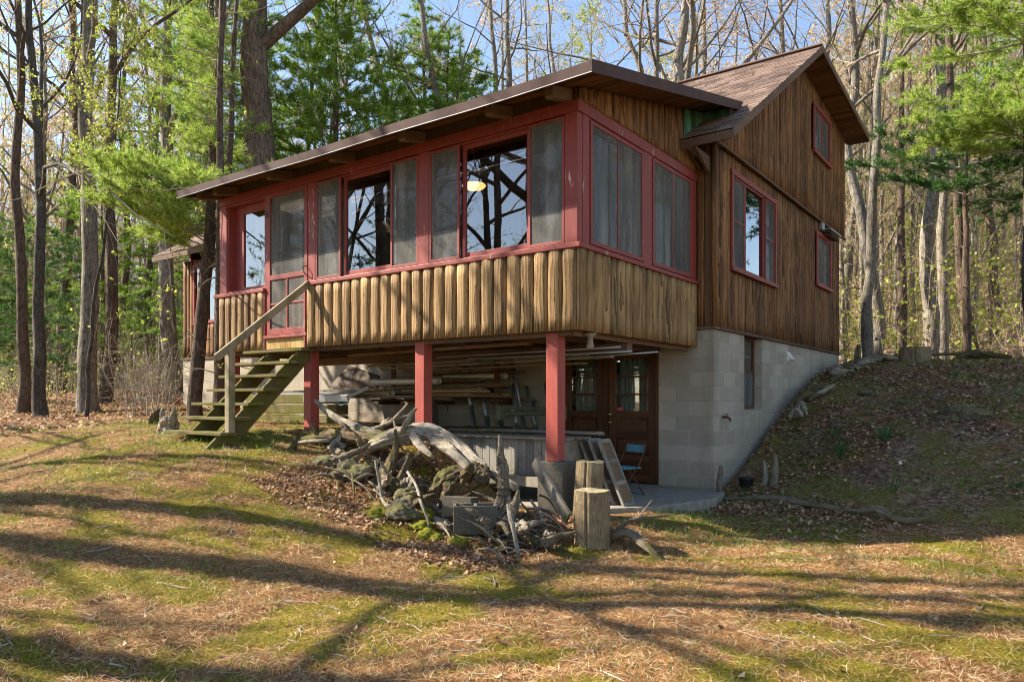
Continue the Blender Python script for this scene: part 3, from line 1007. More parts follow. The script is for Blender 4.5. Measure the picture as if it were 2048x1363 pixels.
courses(m, .0, 3.79, -13.2, .735, rtop, .125, 1)
courses(m, -.58, .0, .037, .735, rtop, .10, 2)
courses(m, -.58, .0, -13.2, -6.63, rtop, .10, 3)
courses(m, 7.75, 3.81, -13.2, .735, rtop, .12, 4, -1)
m.beam((-13.2, 3.8, 6.085), (.73, 3.8, 6.085), .16, .022, b=3)
part('shingles', m, 'shingle', cabin)
m = M()
for i in range(34):                                                       # underside boards
    a = -.57 + i * (3.8 + .57) / 34; b = a + (3.8 + .57) / 34 - .006
    ym = (a + b) / 2
    segs = [(XM + .0, .72)] if ym > .0 else [(.04, .72), (-13.18, -6.45)]
    for c, d in segs: m.beam((c, ym, mroof(ym) + .01), (d, ym, mroof(ym) + .01), (b - a) * 1.17, .018, up=(0, -.52, .85))
part('soffit', m, 'soffit', cabin, label='board soffit under the steep front slope')
m = M()
for i in range(30):
    a = 3.8 + i * (7.76 - 3.8) / 30; ym = a + .066
    m.beam((XM, ym, mroof(ym) + .01), (.72, ym, mroof(ym) + .01), .126, .018, up=(0, .1, .99))
part('soffit', m, 'soffit', cabin, label='board soffit under the shallow back slope')
m = M()
m.poly([(.0, mroof(.0) + .02), (3.8, 5.982), (7.74, mroof(7.74) + .02), (7.74, mroof(7.74) + .095), (3.8, 6.057), (.0, mroof(.0) + .095)], 0, -13.18, .72)
part('roof_deck', m, 'dark', cabin)
m = M()
e = .012
m.poly([(-.60, mroof(-.60) - e), (3.8, 5.962 - e), (7.77, mroof(7.77) - e), (7.77, rtop(7.77)), (3.8, 6.062), (-.60, rtop(-.60))], 0, .7205, .742)
part('barge_board', m, 'beam', cabin)
for x0, x1 in ((.037, .72), (-13.2, -6.62)):
    m = M(); m.box(x0, x1, -.605, -.583, mroof(-.6) - .02, rtop(-.6) - .012); part('fascia', m, 'beam', cabin)
m = M(); m.box(XM + .055, .72, 7.74, 7.765, mroof(7.76) - .03, rtop(7.76)); part('fascia', m, 'beam', cabin)
m = M()                                                                    # small bracket under the eave corner
m.poly([(-.56, 3.265), (.0, 3.25), (.0, 3.02)], 0, .17, .21)
part('bracket', m, 'beam', cabin)
m = M(); m.poly([(-.40, 3.27), (-.01, 3.27), (-.01, 3.10)], 0, .045, .085)
part('bracket', m, 'beam', cabin)
m = M()                                                                    # green copper flashing
V = [(.040, -.50, mroof(-.5) + .105), (.040, .36, rtop(.36) + .006), (.040, .36, proof(.36) + .05), (.040, -.50, proof(-.5) + .05)]
m.add(V + [(v[0] + .006, v[1], v[2]) for v in V], [(0, 1, 2, 3), (7, 6, 5, 4), (0, 4, 5, 1), (3, 2, 6, 7), (0, 3, 7, 4)])
V = [(.046, .10, rtop(.10) + .012), (.47, .10, rtop(.10) + .012), (.47, .16, proof(.16) + .05), (.046, .16, proof(.16) + .05)]
m.add(V + [(v[0], v[1] + .01, v[2]) for v in V], [(0, 1, 2, 3), (7, 6, 5, 4)])
part('flashing', m, 'copper', cabin)
m = M(); m.box(.44, .49, .05, .062, rtop(.05) + .005, proof(.05) + .02)
part('flashing_end', m, 'fascia', cabin)

# ------------------------------------------------------------------ fittings on the cabin walls
m = M(); m.poly([(3.40, .68), (3.56, .68), (3.54, .80), (3.42, .80)], 0, XF, XF + .012)
o_ = thing('dryer_vent', 'white hooded vent on the block wall right of the basement window', 'vent', (XF, 3.48, .68))
m = M()
m.add([(XF, 3.39, .80), (XF, 3.57, .80), (XF + .09, 3.57, .68), (XF + .09, 3.39, .68), (XF, 3.57, .66), (XF, 3.39, .66)], [(0, 1, 2, 3), (1, 4, 2), (0, 3, 5)])
part('hood', m, 'white', o_)
m = M(); m.box(XF, XF + .006, 3.375, 3.585, .645, .815)
part('flange', m, 'white', o_, bevel=.002)
o_ = thing('garden_tap', 'small dark outdoor tap low on the block wall near the corner', 'tap', (XF, .335, -.25))
m = M(); m.tube([(XF, .335, -.245), (XF + .07, .335, -.245), (XF + .10, .335, -.26), (XF + .11, .335, -.30)], [.016, .016, .018, .014], 8)
part('spout', m, 'rust', o_, smooth=True)
m = M(); m.tube([(XF + .06, .335, -.245), (XF + .06, .335, -.205)], .006, 6)
m.tube([(XF + .06, .335, -.205), (XF + .06, .335, -.197)], .032, 10)
part('handle', m, 'rust', o_)
o_ = thing('wall_light', 'dark louvred light fitting above the small gable window', 'wall light', (XM, 5.9, 3.28))
m = M(); m.box(XM, XM + .06, 5.45, 5.65, 3.28, 3.42)
m.box(XM + .0, XM + .18, 5.6, 6.5, 3.30, 3.325); 
part('bracket', m, 'alu', o_)
m = M()
for i in range(3): m.beam((XM + .03, 6.05, 3.22 + i * .03), (XM + .16, 6.05, 3.20 + i * .03), .7, .012)
part('louvre', m, 'beam', o_)

# curtains behind the porch glazing
def curtain(x0, x1, z0, z1, y, label, ax='y'):
    n = max(20, int(abs(x1 - x0) * 90)); V = []
    r = random.Random(int(abs(x0) * 100))
    for i in range(n + 1):
        a = x0 + (x1 - x0) * i / n
        d = y + .022 * math.sin(i * .75 + r.random() * .4) + .01 * math.sin(i * 1.9)
        for t in np.linspace(0, 1, 5):
            q = (a + .01 * math.sin(t * 5), d, z0 + (z1 - z0) * t)
            V.append(q if ax == 'y' else (q[1], q[0], q[2]))
    F = [(i * 5 + j, i * 5 + 5 + j, i * 5 + 6 + j, i * 5 + j + 1) for i in range(n) for j in range(4)]
    m = M(); m.add(V, F, r.random())
    return single('curtain', m, 'curtain', label, 'curtain', 'curtains inside the porch', smooth=True)
curtain(-5.95, -5.30, 1.62, 2.9, YP + .30, 'pale pleated curtain behind the leftmost porch window')
curtain(-.62, -.14, 1.62, 2.92, YP + .32, 'grey curtain behind the screen beside the porch corner post')
curtain(-4.12, -3.80, 1.62, 2.92, YP + .32, 'pale curtain behind the narrow screen just right of the door')
curtain(-2.9, -1.65, 1.62, 2.92, -.22, 'long curtain behind the larger side screen at the porch corner', 'x')
curtain(-1.36, -.2, 1.62, 2.92, -.22, 'long curtain behind the smaller side screen next to the brown wall', 'x')
LX, LY, LZ = (-2.339, -1.9, 2.856)
o_ = thing('ceiling_lamp', 'glowing warm dish lamp seen through the large porch window', 'lamp', (LX, LY, LZ))
m = M(); m.tube([(LX, LY, LZ - .04), (LX, LY, LZ - .03), (LX, LY, LZ), (LX, LY, LZ + .02)], [.07, .13, .16, .15], 24)
part('lamp_shade', m, 'lampglow', o_, smooth=True)
m = M(); m.tube([(LX, LY, LZ + .02), (LX, LY, 3.38)], .01, 8)
part('cord', m, 'brass', o_)

# ------------------------------------------------------------------ wooden stairs up to the screen door
st = thing('wooden_stairs', 'mossy open wooden stairs rising to the screen door', 'stairs', (-4.8, -4.0, -.6))
treads = [(.692, -3.27, -.02), (.512, -3.465, -.04), (.332, -3.67, 0), (.142, -3.868, .03), (-.042, -4.085, .02), (-.224, -4.275, .01), (-.406, -4.462, 0)]
for i, (z, y, dx) in enumerate(treads):
    m = M(); dd = .24
    m.box(-5.52 + dx, -4.20 + dx * .3, y, y + .115, z - .038, z)
    m.box(-5.51 + dx, -4.21 + dx * .3, y + .122, y + dd + .0, z - .0385, z - .001)
    part('tread', m, 'deck', st, bevel=.004)
m = M()
for x in (-4.36, -5.02):
    # the stringer follows the slope, with a block under every tread
    m.poly([(-4.60, -.62), (-4.40, -.78), (-3.30, .28), (-3.12, .46), (-3.10, .64), (-3.30, .60)], 0, x, x + .04, b=1)
    for z, y, dx in treads:
        m.box(x - .001, x + .041, y + .03, y + .225, z - .175, z - .041, 1)
part('stringer', m, 'deck', st, bevel=.003)
m = M(); m.box(-4.30, -4.21, -4.345, -4.255, -.415, .60)
part('newel_post', m, 'rail', st, bevel=.006)
m = M(); m.beam((-4.23, -3.12, 1.575), (-4.23, -4.50, .50), .045, .09)
part('handrail', m, 'rail', st, bevel=.005)

# ------------------------------------------------------------------ gnarled wood
def catmull(P, n):
    P = [np.array(p, float) for p in P]
    P = [2 * P[0] - P[1]] + P + [2 * P[-1] - P[-2]]
    out = []
    for i in range(1, len(P) - 2):
        for k in range(n):
            t = k / n
            a, b, c, d = P[i - 1], P[i], P[i + 1], P[i + 2]
            out.append(.5 * ((2 * b) + (-a + c) * t + (2 * a - 5 * b + 4 * c - d) * t * t + (-a + 3 * b - 3 * c + d) * t ** 3))
    out.append(P[-2])
    return np.array(out)
def gnarl(specs, seed, nseg=14, step=7, rough=.22):
    if nseg > 8: nseg, step = nseg * 2 + 2, step * 2
    """specs: list of (points, radii). Returns an M plus the two grain attributes."""
    m = M(); G, A = [], []
    rg = np.random.default_rng(seed)
    for pts, rad in specs:
        if nseg > 20: rad = [r_ * .68 for r_ in rad]
        P = catmull(pts, step)
        rr = catmull([(r, 0, 0) for r in rad], step)[:, 0]
        L = len(P)
        th = np.linspace(0, 2 * np.pi, nseg, endpoint=False)
        tt = np.arange(L)[:, None]
        ph = rg.uniform(0, 6, 6); tw = rg.uniform(-.08, .08)
        a = th[None, :] + tw * tt
        mod = 1 + rough * (.5 * np.sin(2 * a + ph[0] + tt * .13) + .38 * np.sin(3 * a + ph[1] - tt * .21) + .35 * np.sin(5 * a + ph[2] + tt * .17) * np.sin(tt * .3 + ph[3])) \
            + rough * .6 * (rg.random((1, nseg)) - .5) + rough * .35 * (rg.random((L, nseg)) - .5)
        if nseg > 8:
            mod = mod + .26 * np.abs(np.sin(4.5 * a + ph[4] + .6 * np.sin(tt * .13))) + .20 * np.abs(np.sin(8.5 * a + ph[5] - .5 * np.sin(tt * .17))) - .26
            nz = fbm(a * 2.6 + seed, tt * .13 + 0 * a, seed, 4) - .5
            mod = mod + rough * 2.6 * nz
        P = P + np.c_[rr, rr, rr] * .09 * (rg.random((L, 3)) - .5)
        rr = rr * .86
        seg = np.r_[0, np.cumsum(np.linalg.norm(np.diff(P, axis=0), axis=1))]
        m.tube(P, np.maximum(rr, .004)[:, None] * mod, nseg, b=rg.random() * 50)
        G.append(np.tile(np.abs(th - np.pi), L)); A.append(np.repeat(seg, nseg))
    return m, np.concatenate(G), np.concatenate(A)
def drift(specs, seed, mat, label, cat='driftwood', name='driftwood', group='weathered driftwood and roots piled on the bank', rough=.22, nseg=14, parent=None, snap=True):
    m, g, a = gnarl(specs, seed, nseg, rough=rough)
    if parent is not None:
        return part(name, m, mat, parent, smooth=True, extra={'grain': g, 'along': a})
    return single(name, m, mat, label, cat, group, smooth=True, extra={'grain': g, 'along': a})

# (positions are in metres; the bank runs from the middle post down to the corner pier)
drift([([(-4.05, -3.15, -.02), (-3.65, -3.28, -.17), (-3.2, -3.36, -.30), (-2.85, -3.42, -.38), (-2.45, -3.45, -.42)], (.045, .06, .085, .10, .07)),
       ([(-2.75, -3.42, -.38), (-2.45, -3.36, -.28), (-2.28, -3.35, -.16), (-2.14, -3.36, -.05)], (.045, .035, .028, .016)),
       ([(-2.40, -3.37, -.24), (-2.25, -3.3, -.20), (-2.15, -3.28, -.19)], (.024, .018, .008))],
      1, 'driftpale', 'long grey lichened log leaning up towards the red post near the stairs', name='fallen_log', cat='log', rough=.12)
drift([([(-4.2, -3.75, -.66), (-3.6, -3.62, -.52), (-3.1, -3.6, -.45), (-2.6, -3.62, -.46), (-2.2, -3.62, -.5)], (.05, .11, .13, .12, .09)),
       ([(-3.4, -3.6, -.5), (-3.42, -3.66, -.4), (-3.46, -3.7, -.30)], (.06, .04, .01))],
      2, 'driftdark', 'dark mossy log lying along the top of the bank left of the middle post', name='fallen_log', cat='log')
drift([([(-2.55, -3.72, -.62), (-2.15, -3.70, -.46), (-1.75, -3.62, -.36), (-1.35, -3.58, -.42), (-.95, -3.66, -.60), (-.62, -3.72, -.74), (-.25, -3.80, -.86)], (.07, .15, .14, .11, .09, .075, .055)),
       ([(-1.95, -3.66, -.42), (-1.80, -3.74, -.28), (-1.72, -3.74, -.16), (-1.66, -3.72, -.10)], (.08, .05, .035, .03)),
       ([(-1.5, -3.62, -.46), (-1.2, -3.72, -.52), (-.95, -3.82, -.62), (-.6, -3.9, -.80)], (.10, .09, .07, .05))],
      3, 'driftpale', 'largest bleached gnarled trunk sweeping down across the bank right of the middle post', name='fallen_log', cat='log')
drift([([(-1.88, -4.02, -.98), (-1.86, -3.9, -.72), (-1.82, -3.86, -.5), (-1.80, -3.90, -.32)], (.12, .09, .055, .02)),
       ([(-1.78, -3.98, -.98), (-1.70, -3.86, -.78), (-1.66, -3.8, -.58)], (.10, .08, .05)),
       ([(-1.95, -4.0, -.97), (-2.1, -3.9, -.78), (-2.3, -3.85, -.66)], (.08, .06, .04))],
      4, 'driftdark', 'brown upright forked root below the bleached trunk', name='root_stump', cat='root')
drift([([(-.38, -4.05, -1.25), (-.30, -3.98, -1.02), (-.30, -3.95, -.75), (-.35, -3.92, -.55), (-.37, -3.92, -.34)], (.14, .10, .085, .05, .012)),
       ([(-.25, -4.05, -1.22), (-.16, -3.98, -1.05), (-.12, -3.95, -.85)], (.09, .07, .02)),
       ([(-.40, -4.1, -1.22), (-.62, -4.18, -1.18), (-.85, -4.25, -1.27)], (.09, .06, .03)),
       ([(-.28, -4.12, -1.22), (-.12, -4.2, -1.14), (.02, -4.3, -1.2)], (.08, .055, .03)),
       ([(-.45, -4.0, -1.15), (-.55, -4.12, -1.05), (-.72, -4.2, -.98)], (.04, .03, .015))],
      5, 'drift', 'tall jagged splinter of root standing just left of the front log stump', name='root_stump', cat='root', rough=.35)
drift([([(-1.2, -3.95, -.95), (-1.05, -3.88, -.78), (-.85, -3.8, -.74), (-.65, -3.86, -.72), (-.55, -3.95, -.80)], (.08, .11, .10, .12, .09)),
       ([(-1.05, -3.95, -1.02), (-1.0, -3.92, -.88), (-.95, -3.85, -.75)], (.09, .07, .06)),
       ([(-.8, -3.92, -.80), (-.68, -4.02, -.70), (-.60, -4.06, -.62)], (.09, .07, .03))],
      6, 'driftdark', 'dark mossy burr of roots above the two grey concrete blocks', name='root_stump', cat='root', rough=.4)
drift([([(-1.68, -4.3, -.62), (-1.62, -4.3, -.84), (-1.55, -4.33, -1.0), (-1.42, -4.38, -1.06), (-1.28, -4.4, -1.04)], (.022, .028, .026, .03, .02)),
       ([(-1.62, -4.3, -.82), (-1.66, -4.3, -.72), (-1.64, -4.3, -.62)], (.02, .012, .005))],
      7, 'driftpale', 'thin pale hooked root on the slope left of the concrete blocks')
drift([([(-1.42, -4.1, -.74), (-1.2, -4.2, -.86), (-1.0, -4.34, -1.0), (-.86, -4.4, -1.14), (-.80, -4.45, -1.22)], (.022, .026, .024, .02, .018))],
      8, 'driftpale', 'slender bleached branch slanting down to the left end of the concrete blocks')
drift([([(-1.7, -3.72, -.40), (-1.5, -3.82, -.50), (-1.25, -3.9, -.60)], (.055, .05, .03))], 9, 'driftpale', 'short split bleached plank of wood lying on the largest bleached trunk', rough=.35, nseg=8)
drift([([(-.02, -4.25, -.94), (.06, -4.32, -1.05), (.16, -4.4, -1.18), (.28, -4.5, -1.36)], (.03, .034, .03, .022))], 10, 'driftpale', 'white curved branch leaning at the foot of the front log stump')
drift([([(.55, -3.45, -1.28), (.78, -3.5, -1.22), (1.0, -3.58, -1.30), (1.20, -3.65, -1.40)], (.07, .065, .05, .025)),
       ([(.62, -3.4, -1.22), (.75, -3.3, -1.12), (.95, -3.25, -1.08), (1.08, -3.22, -1.06)], (.03, .022, .016, .008)),
       ([(.78, -3.32, -1.12), (.86, -3.26, -1.0), (.90, -3.24, -.94)], (.016, .011, .005))],
      11, 'drift', 'forked grey root splaying out to the right of the front log stump')
m = M(); m.beam((-.22, -3.55, -.62), (.30, -3.75, -1.10), .035, .12)
single('old_plank', m, 'greylong', 'grey plank propped slantwise between the jagged root and the rear log stump', 'plank', bevel=.004)
drift([([(-3.1, -3.7, -.5), (-3.5, -3.75, -.52), (-3.9, -3.7, -.58), (-4.2, -3.6, -.62)], (.03, .028, .022, .014))], 12, 'driftpale', 'pale twisted root lying in the grass near the foot of the left post', rough=.15, nseg=8)
drift([([(-3.62, -3.95, -.72), (-3.55, -3.9, -.58), (-3.55, -3.86, -.46)], (.10, .07, .02)), ([(-3.7, -3.95, -.72), (-3.82, -3.92, -.62)], (.07, .02))],
      13, 'driftdark', 'small pointed dark snag at the left end of the bank', name='root_stump', cat='root', rough=.35)
drift([([(-2.9, -3.2, -.5), (-2.72, -3.3, -.42), (-2.6, -3.3, -.30), (-2.5, -3.3, -.22)], (.06, .05, .04, .012))], 14, 'driftpale', 'short white split stub behind the leaning grey log', rough=.3)
rr = random.Random(31)
for i in range(90):                                                      # loose sticks on the bank
    x = rr.uniform(-2.7, .2); y = rr.uniform(-4.5, -3.5); a = rr.uniform(-.7, .7) + (0 if rr.random() < .7 else 1.4); L = rr.uniform(.16, .5)
    z = hz(x, y) + .03 + rr.random() ** 3 * .3
    dx, dy = math.cos(a) * L, math.sin(a) * L
    zz = hz(x + dx, y + dy) + .03
    o = drift([([(x, y, z), (x + dx * .5, y + dy * .5, (z + zz) / 2 + rr.uniform(.0, .07)), (x + dx, y + dy, zz)], (rr.uniform(.008, .018), rr.uniform(.008, .02), .005))],
              100 + i, rr.choice(('driftpale', 'drift', 'driftdark')), 'loose weathered stick scattered on the leafy bank', 'stick', 'stick', 'loose sticks on the bank', nseg=6)

for i in range(90):
    t_ = rr.random(); x = -2.9 + 3.1 * t_ + rr.uniform(-.2, .2); y = -3.78 - .25 * t_ + rr.uniform(-.28, .25); L = rr.uniform(.2, .62); a = rr.uniform(0, 6.28)
    z = hz(x, y) + rr.uniform(.0, .22) * (1 if i % 2 else .3); up_ = rr.uniform(-.5, .6)
    P_ = [(x, y, z - .03)]
    for k_ in range(4):
        a += rr.uniform(-.7, .7)
        P_.append((P_[-1][0] + math.cos(a) * L / 4, P_[-1][1] + math.sin(a) * L / 4 * .5, P_[-1][2] + up_ * L / 4 + rr.uniform(-.03, .03)))
    b_ = rr.uniform(.5, 1.4)
    drift([(P_, (.035 * b_, .045 * b_, .032 * b_, .022 * b_, .005))], 300 + i, rr.choice(('drift', 'driftdark', 'drift', 'driftpale')),
          'short knotted root in the tangle on the bank', 'root', 'root', 'knotted roots tangled on the bank', .35, 9)

# mossy rocks buried in the bank
def rock(c, r, seed, label, mat='rock', group=None, name='rock', cat='rock'):
    import bmesh
    bm = bmesh.new(); bmesh.ops.create_icosphere(bm, subdivisions=4, radius=1)
    m = M()
    V = []
    for v in bm.verts:
        n_ = noise.noise(v.co * 1.3 + Vector((seed, 0, 0))) * .45 + noise.noise(v.co * 3.5 + Vector((0, seed, 0))) * .20 + noise.noise(v.co * 8) * .12 + noise.noise(v.co * 17) * .06
        q = v.co * (1 + n_)
        V.append((q.x * r[0], q.y * r[1], q.z * r[2]))
    F = [tuple(v.index for v in f.verts) for f in bm.faces]
    bm.free(); m.add(V, F, seed)
    o = part(name, m, mat, None, smooth=True)
    o.location = c
    return tag(o, label, cat, group)
rock((-2.35, -4.05, -.80), (.26, .16, .12), 1, 'broad rounded mossy boulder on the bank left of the forked root')
rock((-1.35, -4.15, -.98), (.16, .12, .09), 3, 'moss-covered rock under the largest bleached trunk')
rock((-2.9, -3.95, -.74), (.2, .14, .08), 4, 'low dark rock at the upper left of the bank')
rock((-1.20, -4.4, -1.10), (.17, .12, .09), 6, 'little mossy rock below the hooked root')
for i, (x, y, a, b) in enumerate(((-.95, -4.42, .14, .045), (-.72, -4.52, .13, .05), (-1.45, -4.5, .16, .05), (-1.2, -4.2, .18, .07), (-.45, -4.45, .10, .04))):
    rock((x, y, hz(x, y) + .02), (a, a * .8, b * 1.4), 20 + i, 'bright green moss cushion on the bank by the concrete blocks', 'mosspad', 'moss cushions on the bank', 'moss_cushion', 'moss')

# concrete blocks
def cinder(c, rz, label, tilt=0.0, size=(.40, .19, .19)):
    L, D_, Hh = size
    o = thing('concrete_block', label, 'concrete block', c, rz)
    o.rotation_euler = (tilt, 0, rz)
    m = M(); t = .03
    m.box(0, L, 0, t, 0, Hh); m.box(0, L, D_ - t, D_, 0, Hh)
    for k in range(3):
        x0 = k * (L - t) / 2
        m.box(x0, x0 + t, t, D_ - t, .001, Hh - .001)
    part('shell', m, 'cinder', o, bevel=.004, local=True)
cinder((-.60, -4.33, -1.27), .72, 'dark hollow concrete block, nearest of those in the bank left of the log stump', .05, (.42, .2, .27))
cinder((-.86, -4.20, -1.13), .30, 'smaller concrete block behind and left of the nearest one, half buried', -.1, (.3, .2, .19))
cinder((-3.72, -3.0, -.50), .1, 'grey concrete block on the ground between the left and middle posts')
m = M(); m.box(-.50, -.18, YP + .0, YP + .32, -1.35, -.66)
single('concrete_pier', m, 'cinder', 'square concrete pier carrying the front red corner post', 'pier', bevel=.01)
m = M(); m.box(-3.9, -3.66, -.75, -.5, -.5, .02); m.box(-3.9, -3.66, -.75, -.5, .021, .0215)
for i, z in enumerate((-.5, -.3, -.1)):
    m = M(); m.box(-4.62, -4.36, -.55, -.36, z, z + .195)
    single('concrete_block', m, 'cinder', ('lowest', 'middle', 'top')[i] + ' block of the little stack holding up the lumber under the porch', 'concrete block', 'blocks stacked under the lumber', bevel=.005)

# ------------------------------------------------------------------ log stumps
def log_stump(c, r, h, seed, label, lean=(0, 0), taper=.98):
    o = thing('log_stump', label, 'log stump', c)
    rg = random.Random(seed)
    n, k = 96, 12; V, F, G, A = [], [], [], []
    ph = [rg.uniform(0, 6) for _ in range(6)]
    crack = rg.uniform(4.75, 4.95)
    for j in range(k + 1):
        t = j / k
        for i in range(n):
            a = 2 * math.pi * i / n
            rr_ = r * (1 + (taper - 1) * t) * (1 + .035 * math.sin(2 * a + ph[0]) + .03 * math.sin(3 * a + ph[1]) + .015 * math.sin(7 * a + ph[2] + t))
            rr_ += r * .06 * (1 - t) ** 4
            d = (a - crack + math.pi) % (2 * math.pi) - math.pi
            rr_ -= r * .30 * math.exp(-(d / .035) ** 2) * (.6 + .4 * math.sin(3 * t + ph[4])); rr_ += r * .008 * math.sin(23 * a + ph[5] + .8 * math.sin(t * 3))
            V.append((rr_ * math.cos(a) + lean[0] * t, rr_ * math.sin(a) + lean[1] * t, h * t + (.006 * math.sin(3 * a + ph[3]) if j == k else 0)))
            G.append(abs(a - math.pi) * 2); A.append(t * h)
    for j in range(k):
        for i in range(n):
            q = (i + 1) % n
            F.append((j * n + i, j * n + q, (j + 1) * n + q, (j + 1) * n + i))
    m = M(); m.add(V, F, seed)
    part('bark', m, 'stump', o, smooth=True, local=True, extra={'grain': G, 'along': A})
    V2, F2 = [], []
    R_ = (1, .8, .6, .4, .2)
    top = V[k * n:]
    cx, cy = lean
    for q, s_ in enumerate(R_):
        for v in top:
            V2.append((cx + (v[0] - cx) * s_, cy + (v[1] - cy) * s_, h + (v[2] - h) * s_ + (.003 if q else -.0005) + rg.uniform(-.004, .004) * (q > 0)))
    for q in range(len(R_) - 1):
        for i in range(n):
            w_ = (i + 1) % n
            F2.append((q * n + i, q * n + w_, (q + 1) * n + w_, (q + 1) * n + i))
    F2.append(tuple((len(R_) - 1) * n + i for i in range(n)))
    m = M(); m.add(V2, F2, seed)
    part('cut_top', m, 'cuttop', o, smooth=True, local=True)
def m_cut():
    s = Sh('cut_wood_end')
    rg_ = s.wave(26, s.co(), 1.5, 3, 2, 'SIN', 'Z', 'RINGS')
    c = s.ramp(s.math('ADD', s.math('MULTIPLY', rg_, .35), s.math('MULTIPLY', s.noise(9, 5), .65)), [(.3, (.12, .10, .05)), (.5, (.30, .25, .14)), (.75, (.46, .40, .27))])
    c = s.mix(s.ramp(s.noise(5, 4), [(.5, 0.0), (.62, .7)]), c, (.17, .17, .05))
    s.P(Base_Color=c, Roughness=.9, Normal=s.bump(rg_, .4, .004))
    return s.m
MAT['cuttop'] = m_cut()
log_stump((.47, -3.62, -1.42), .165, .58, 4, 'round upright log stump with a vertical crack, the nearer and lower of the two')
log_stump((.06, -3.0, -1.32), .155, .68, 9, 'taller log stump with a broken hollow top behind the nearer one', lean=(.02, .03), taper=.93)

# ------------------------------------------------------------------ bench box and leaning frames beside the corner post
bx = thing('storage_bench', 'grey slatted storage bench with long board lid under the porch', 'bench', (-1.5, -2.2, -.95))
m = M()
x = -2.45
while x < -.62:
    m.box(x, x + .105, -2.40, -2.378, -.90, -.47); x += .110
part('side_slats', m, 'grey', bx, bevel=.003)
m = M()
for i, (y0, y1) in enumerate(((-2.46, -2.30), (-2.29, -2.14), (-2.13, -1.98))):
    m.box(-2.75 + i * .12, -.52 + i * .02, y0, y1, -.468, -.44)
m.box(-2.2, -.42, -1.97, -1.80, -.42, -.385); m.box(-2.9, -.50, -1.78, -1.62, -.44, -.405)
part('lid', m, 'greylong', bx, bevel=.004)
m = M(); m.box(-2.5, -.60, -2.37, -1.65, -.92, -.47); m.box(-2.6, -.55, -2.5, -2.36, -1.02, -.905)
part('base', m, 'concrete', bx)
labs = ['outermost', 'second outermost', 'middle', 'second innermost', 'innermost']
for i in range(5):
    x = .04 - i * .15
    y0 = -2.15 + i * .04
    o = thing('wooden_screen_frame', labs[i] + ' of the five weathered wooden frames leaning beside the corner post', 'wooden frame', (x, y0, -1.22), 0, 'weathered frames leaning by the post')
    m = M()
    xt, xb = x - .33, x
    zt = -.47
    def rail_(y): m.beam((xb, y, -1.21), (xt, y, zt), .03, .035, up=(0, 1, 0))
    rail_(y0); rail_(y0 + .24)
    for t in (.03, .35, .68, .985):
        m.beam((xb + (xt - xb) * t, y0 + .01, -1.21 + (zt + 1.21) * t), (xb + (xt - xb) * t, y0 + .23, -1.21 + (zt + 1.21) * t), .03, .045)
    part('frame', m, 'grey', o, bevel=.002)
    m = M()
    m.add([(xb + .0, y0 + .03, -1.2), (xb + .0, y0 + .22, -1.2), (xt + .0, y0 + .22, zt), (xt + .0, y0 + .03, zt)], [(0, 1, 2, 3)])
    part('board', m, 'brownlong' if i < 3 else 'greylong', o)

# ------------------------------------------------------------------ blue folding chair
ch = thing('folding_chair', 'faded blue metal folding chair by the basement door', 'chair', (-.44, -1.25, -1.2), R(-20))
ch.scale = (.78, .78, .78)
m = M(); m.box(-.21, .21, -.20, .19, .43, .447)
for k in range(4): m.box(-.19 + k * .1, -.13 + k * .1, -.19, .18, .4475, .452)
part('seat', m, 'blue', ch, bevel=.008, local=True)
m = M()
m.add([(-.21, .235, .68), (.21, .235, .68), (.21, .26, .80), (-.21, .26, .80), (-.21, .25, .68), (.21, .25, .68), (.21, .275, .80), (-.21, .275, .80)],
      [(0, 1, 2, 3), (7, 6, 5, 4), (0, 4, 5, 1), (1, 5, 6, 2), (2, 6, 7, 3), (3, 7, 4, 0)])
part('backrest', m, 'blue', ch, bevel=.01, local=True)
for sx in (-1, 1):
    m = M(); P = catmull([(sx * .225, -.24, .0), (sx * .225, -.08, .26), (sx * .225, .12, .50), (sx * .225, .24, .72), (sx * .20, .27, .82)], 5)
    m.tube(P, .011, 8)
    part('leg', m, 'rust', ch, smooth=True, local=True)
    m = M(); m.tube([(sx * .205, .26, .0), (sx * .205, .02, .30), (sx * .205, -.12, .44)], .011, 8)
    part('leg', m, 'rust', ch, smooth=True, local=True)
m = M(); m.tube([(-.225, -.235, .015), (.225, -.235, .015)], .01, 8); m.tube([(-.205, .255, .015), (.205, .255, .015)], .01, 8); m.tube([(-.21, .16, .16), (.21, .16, .16)], .008, 8)
part('stretcher', m, 'blue', ch, smooth=True, local=True)

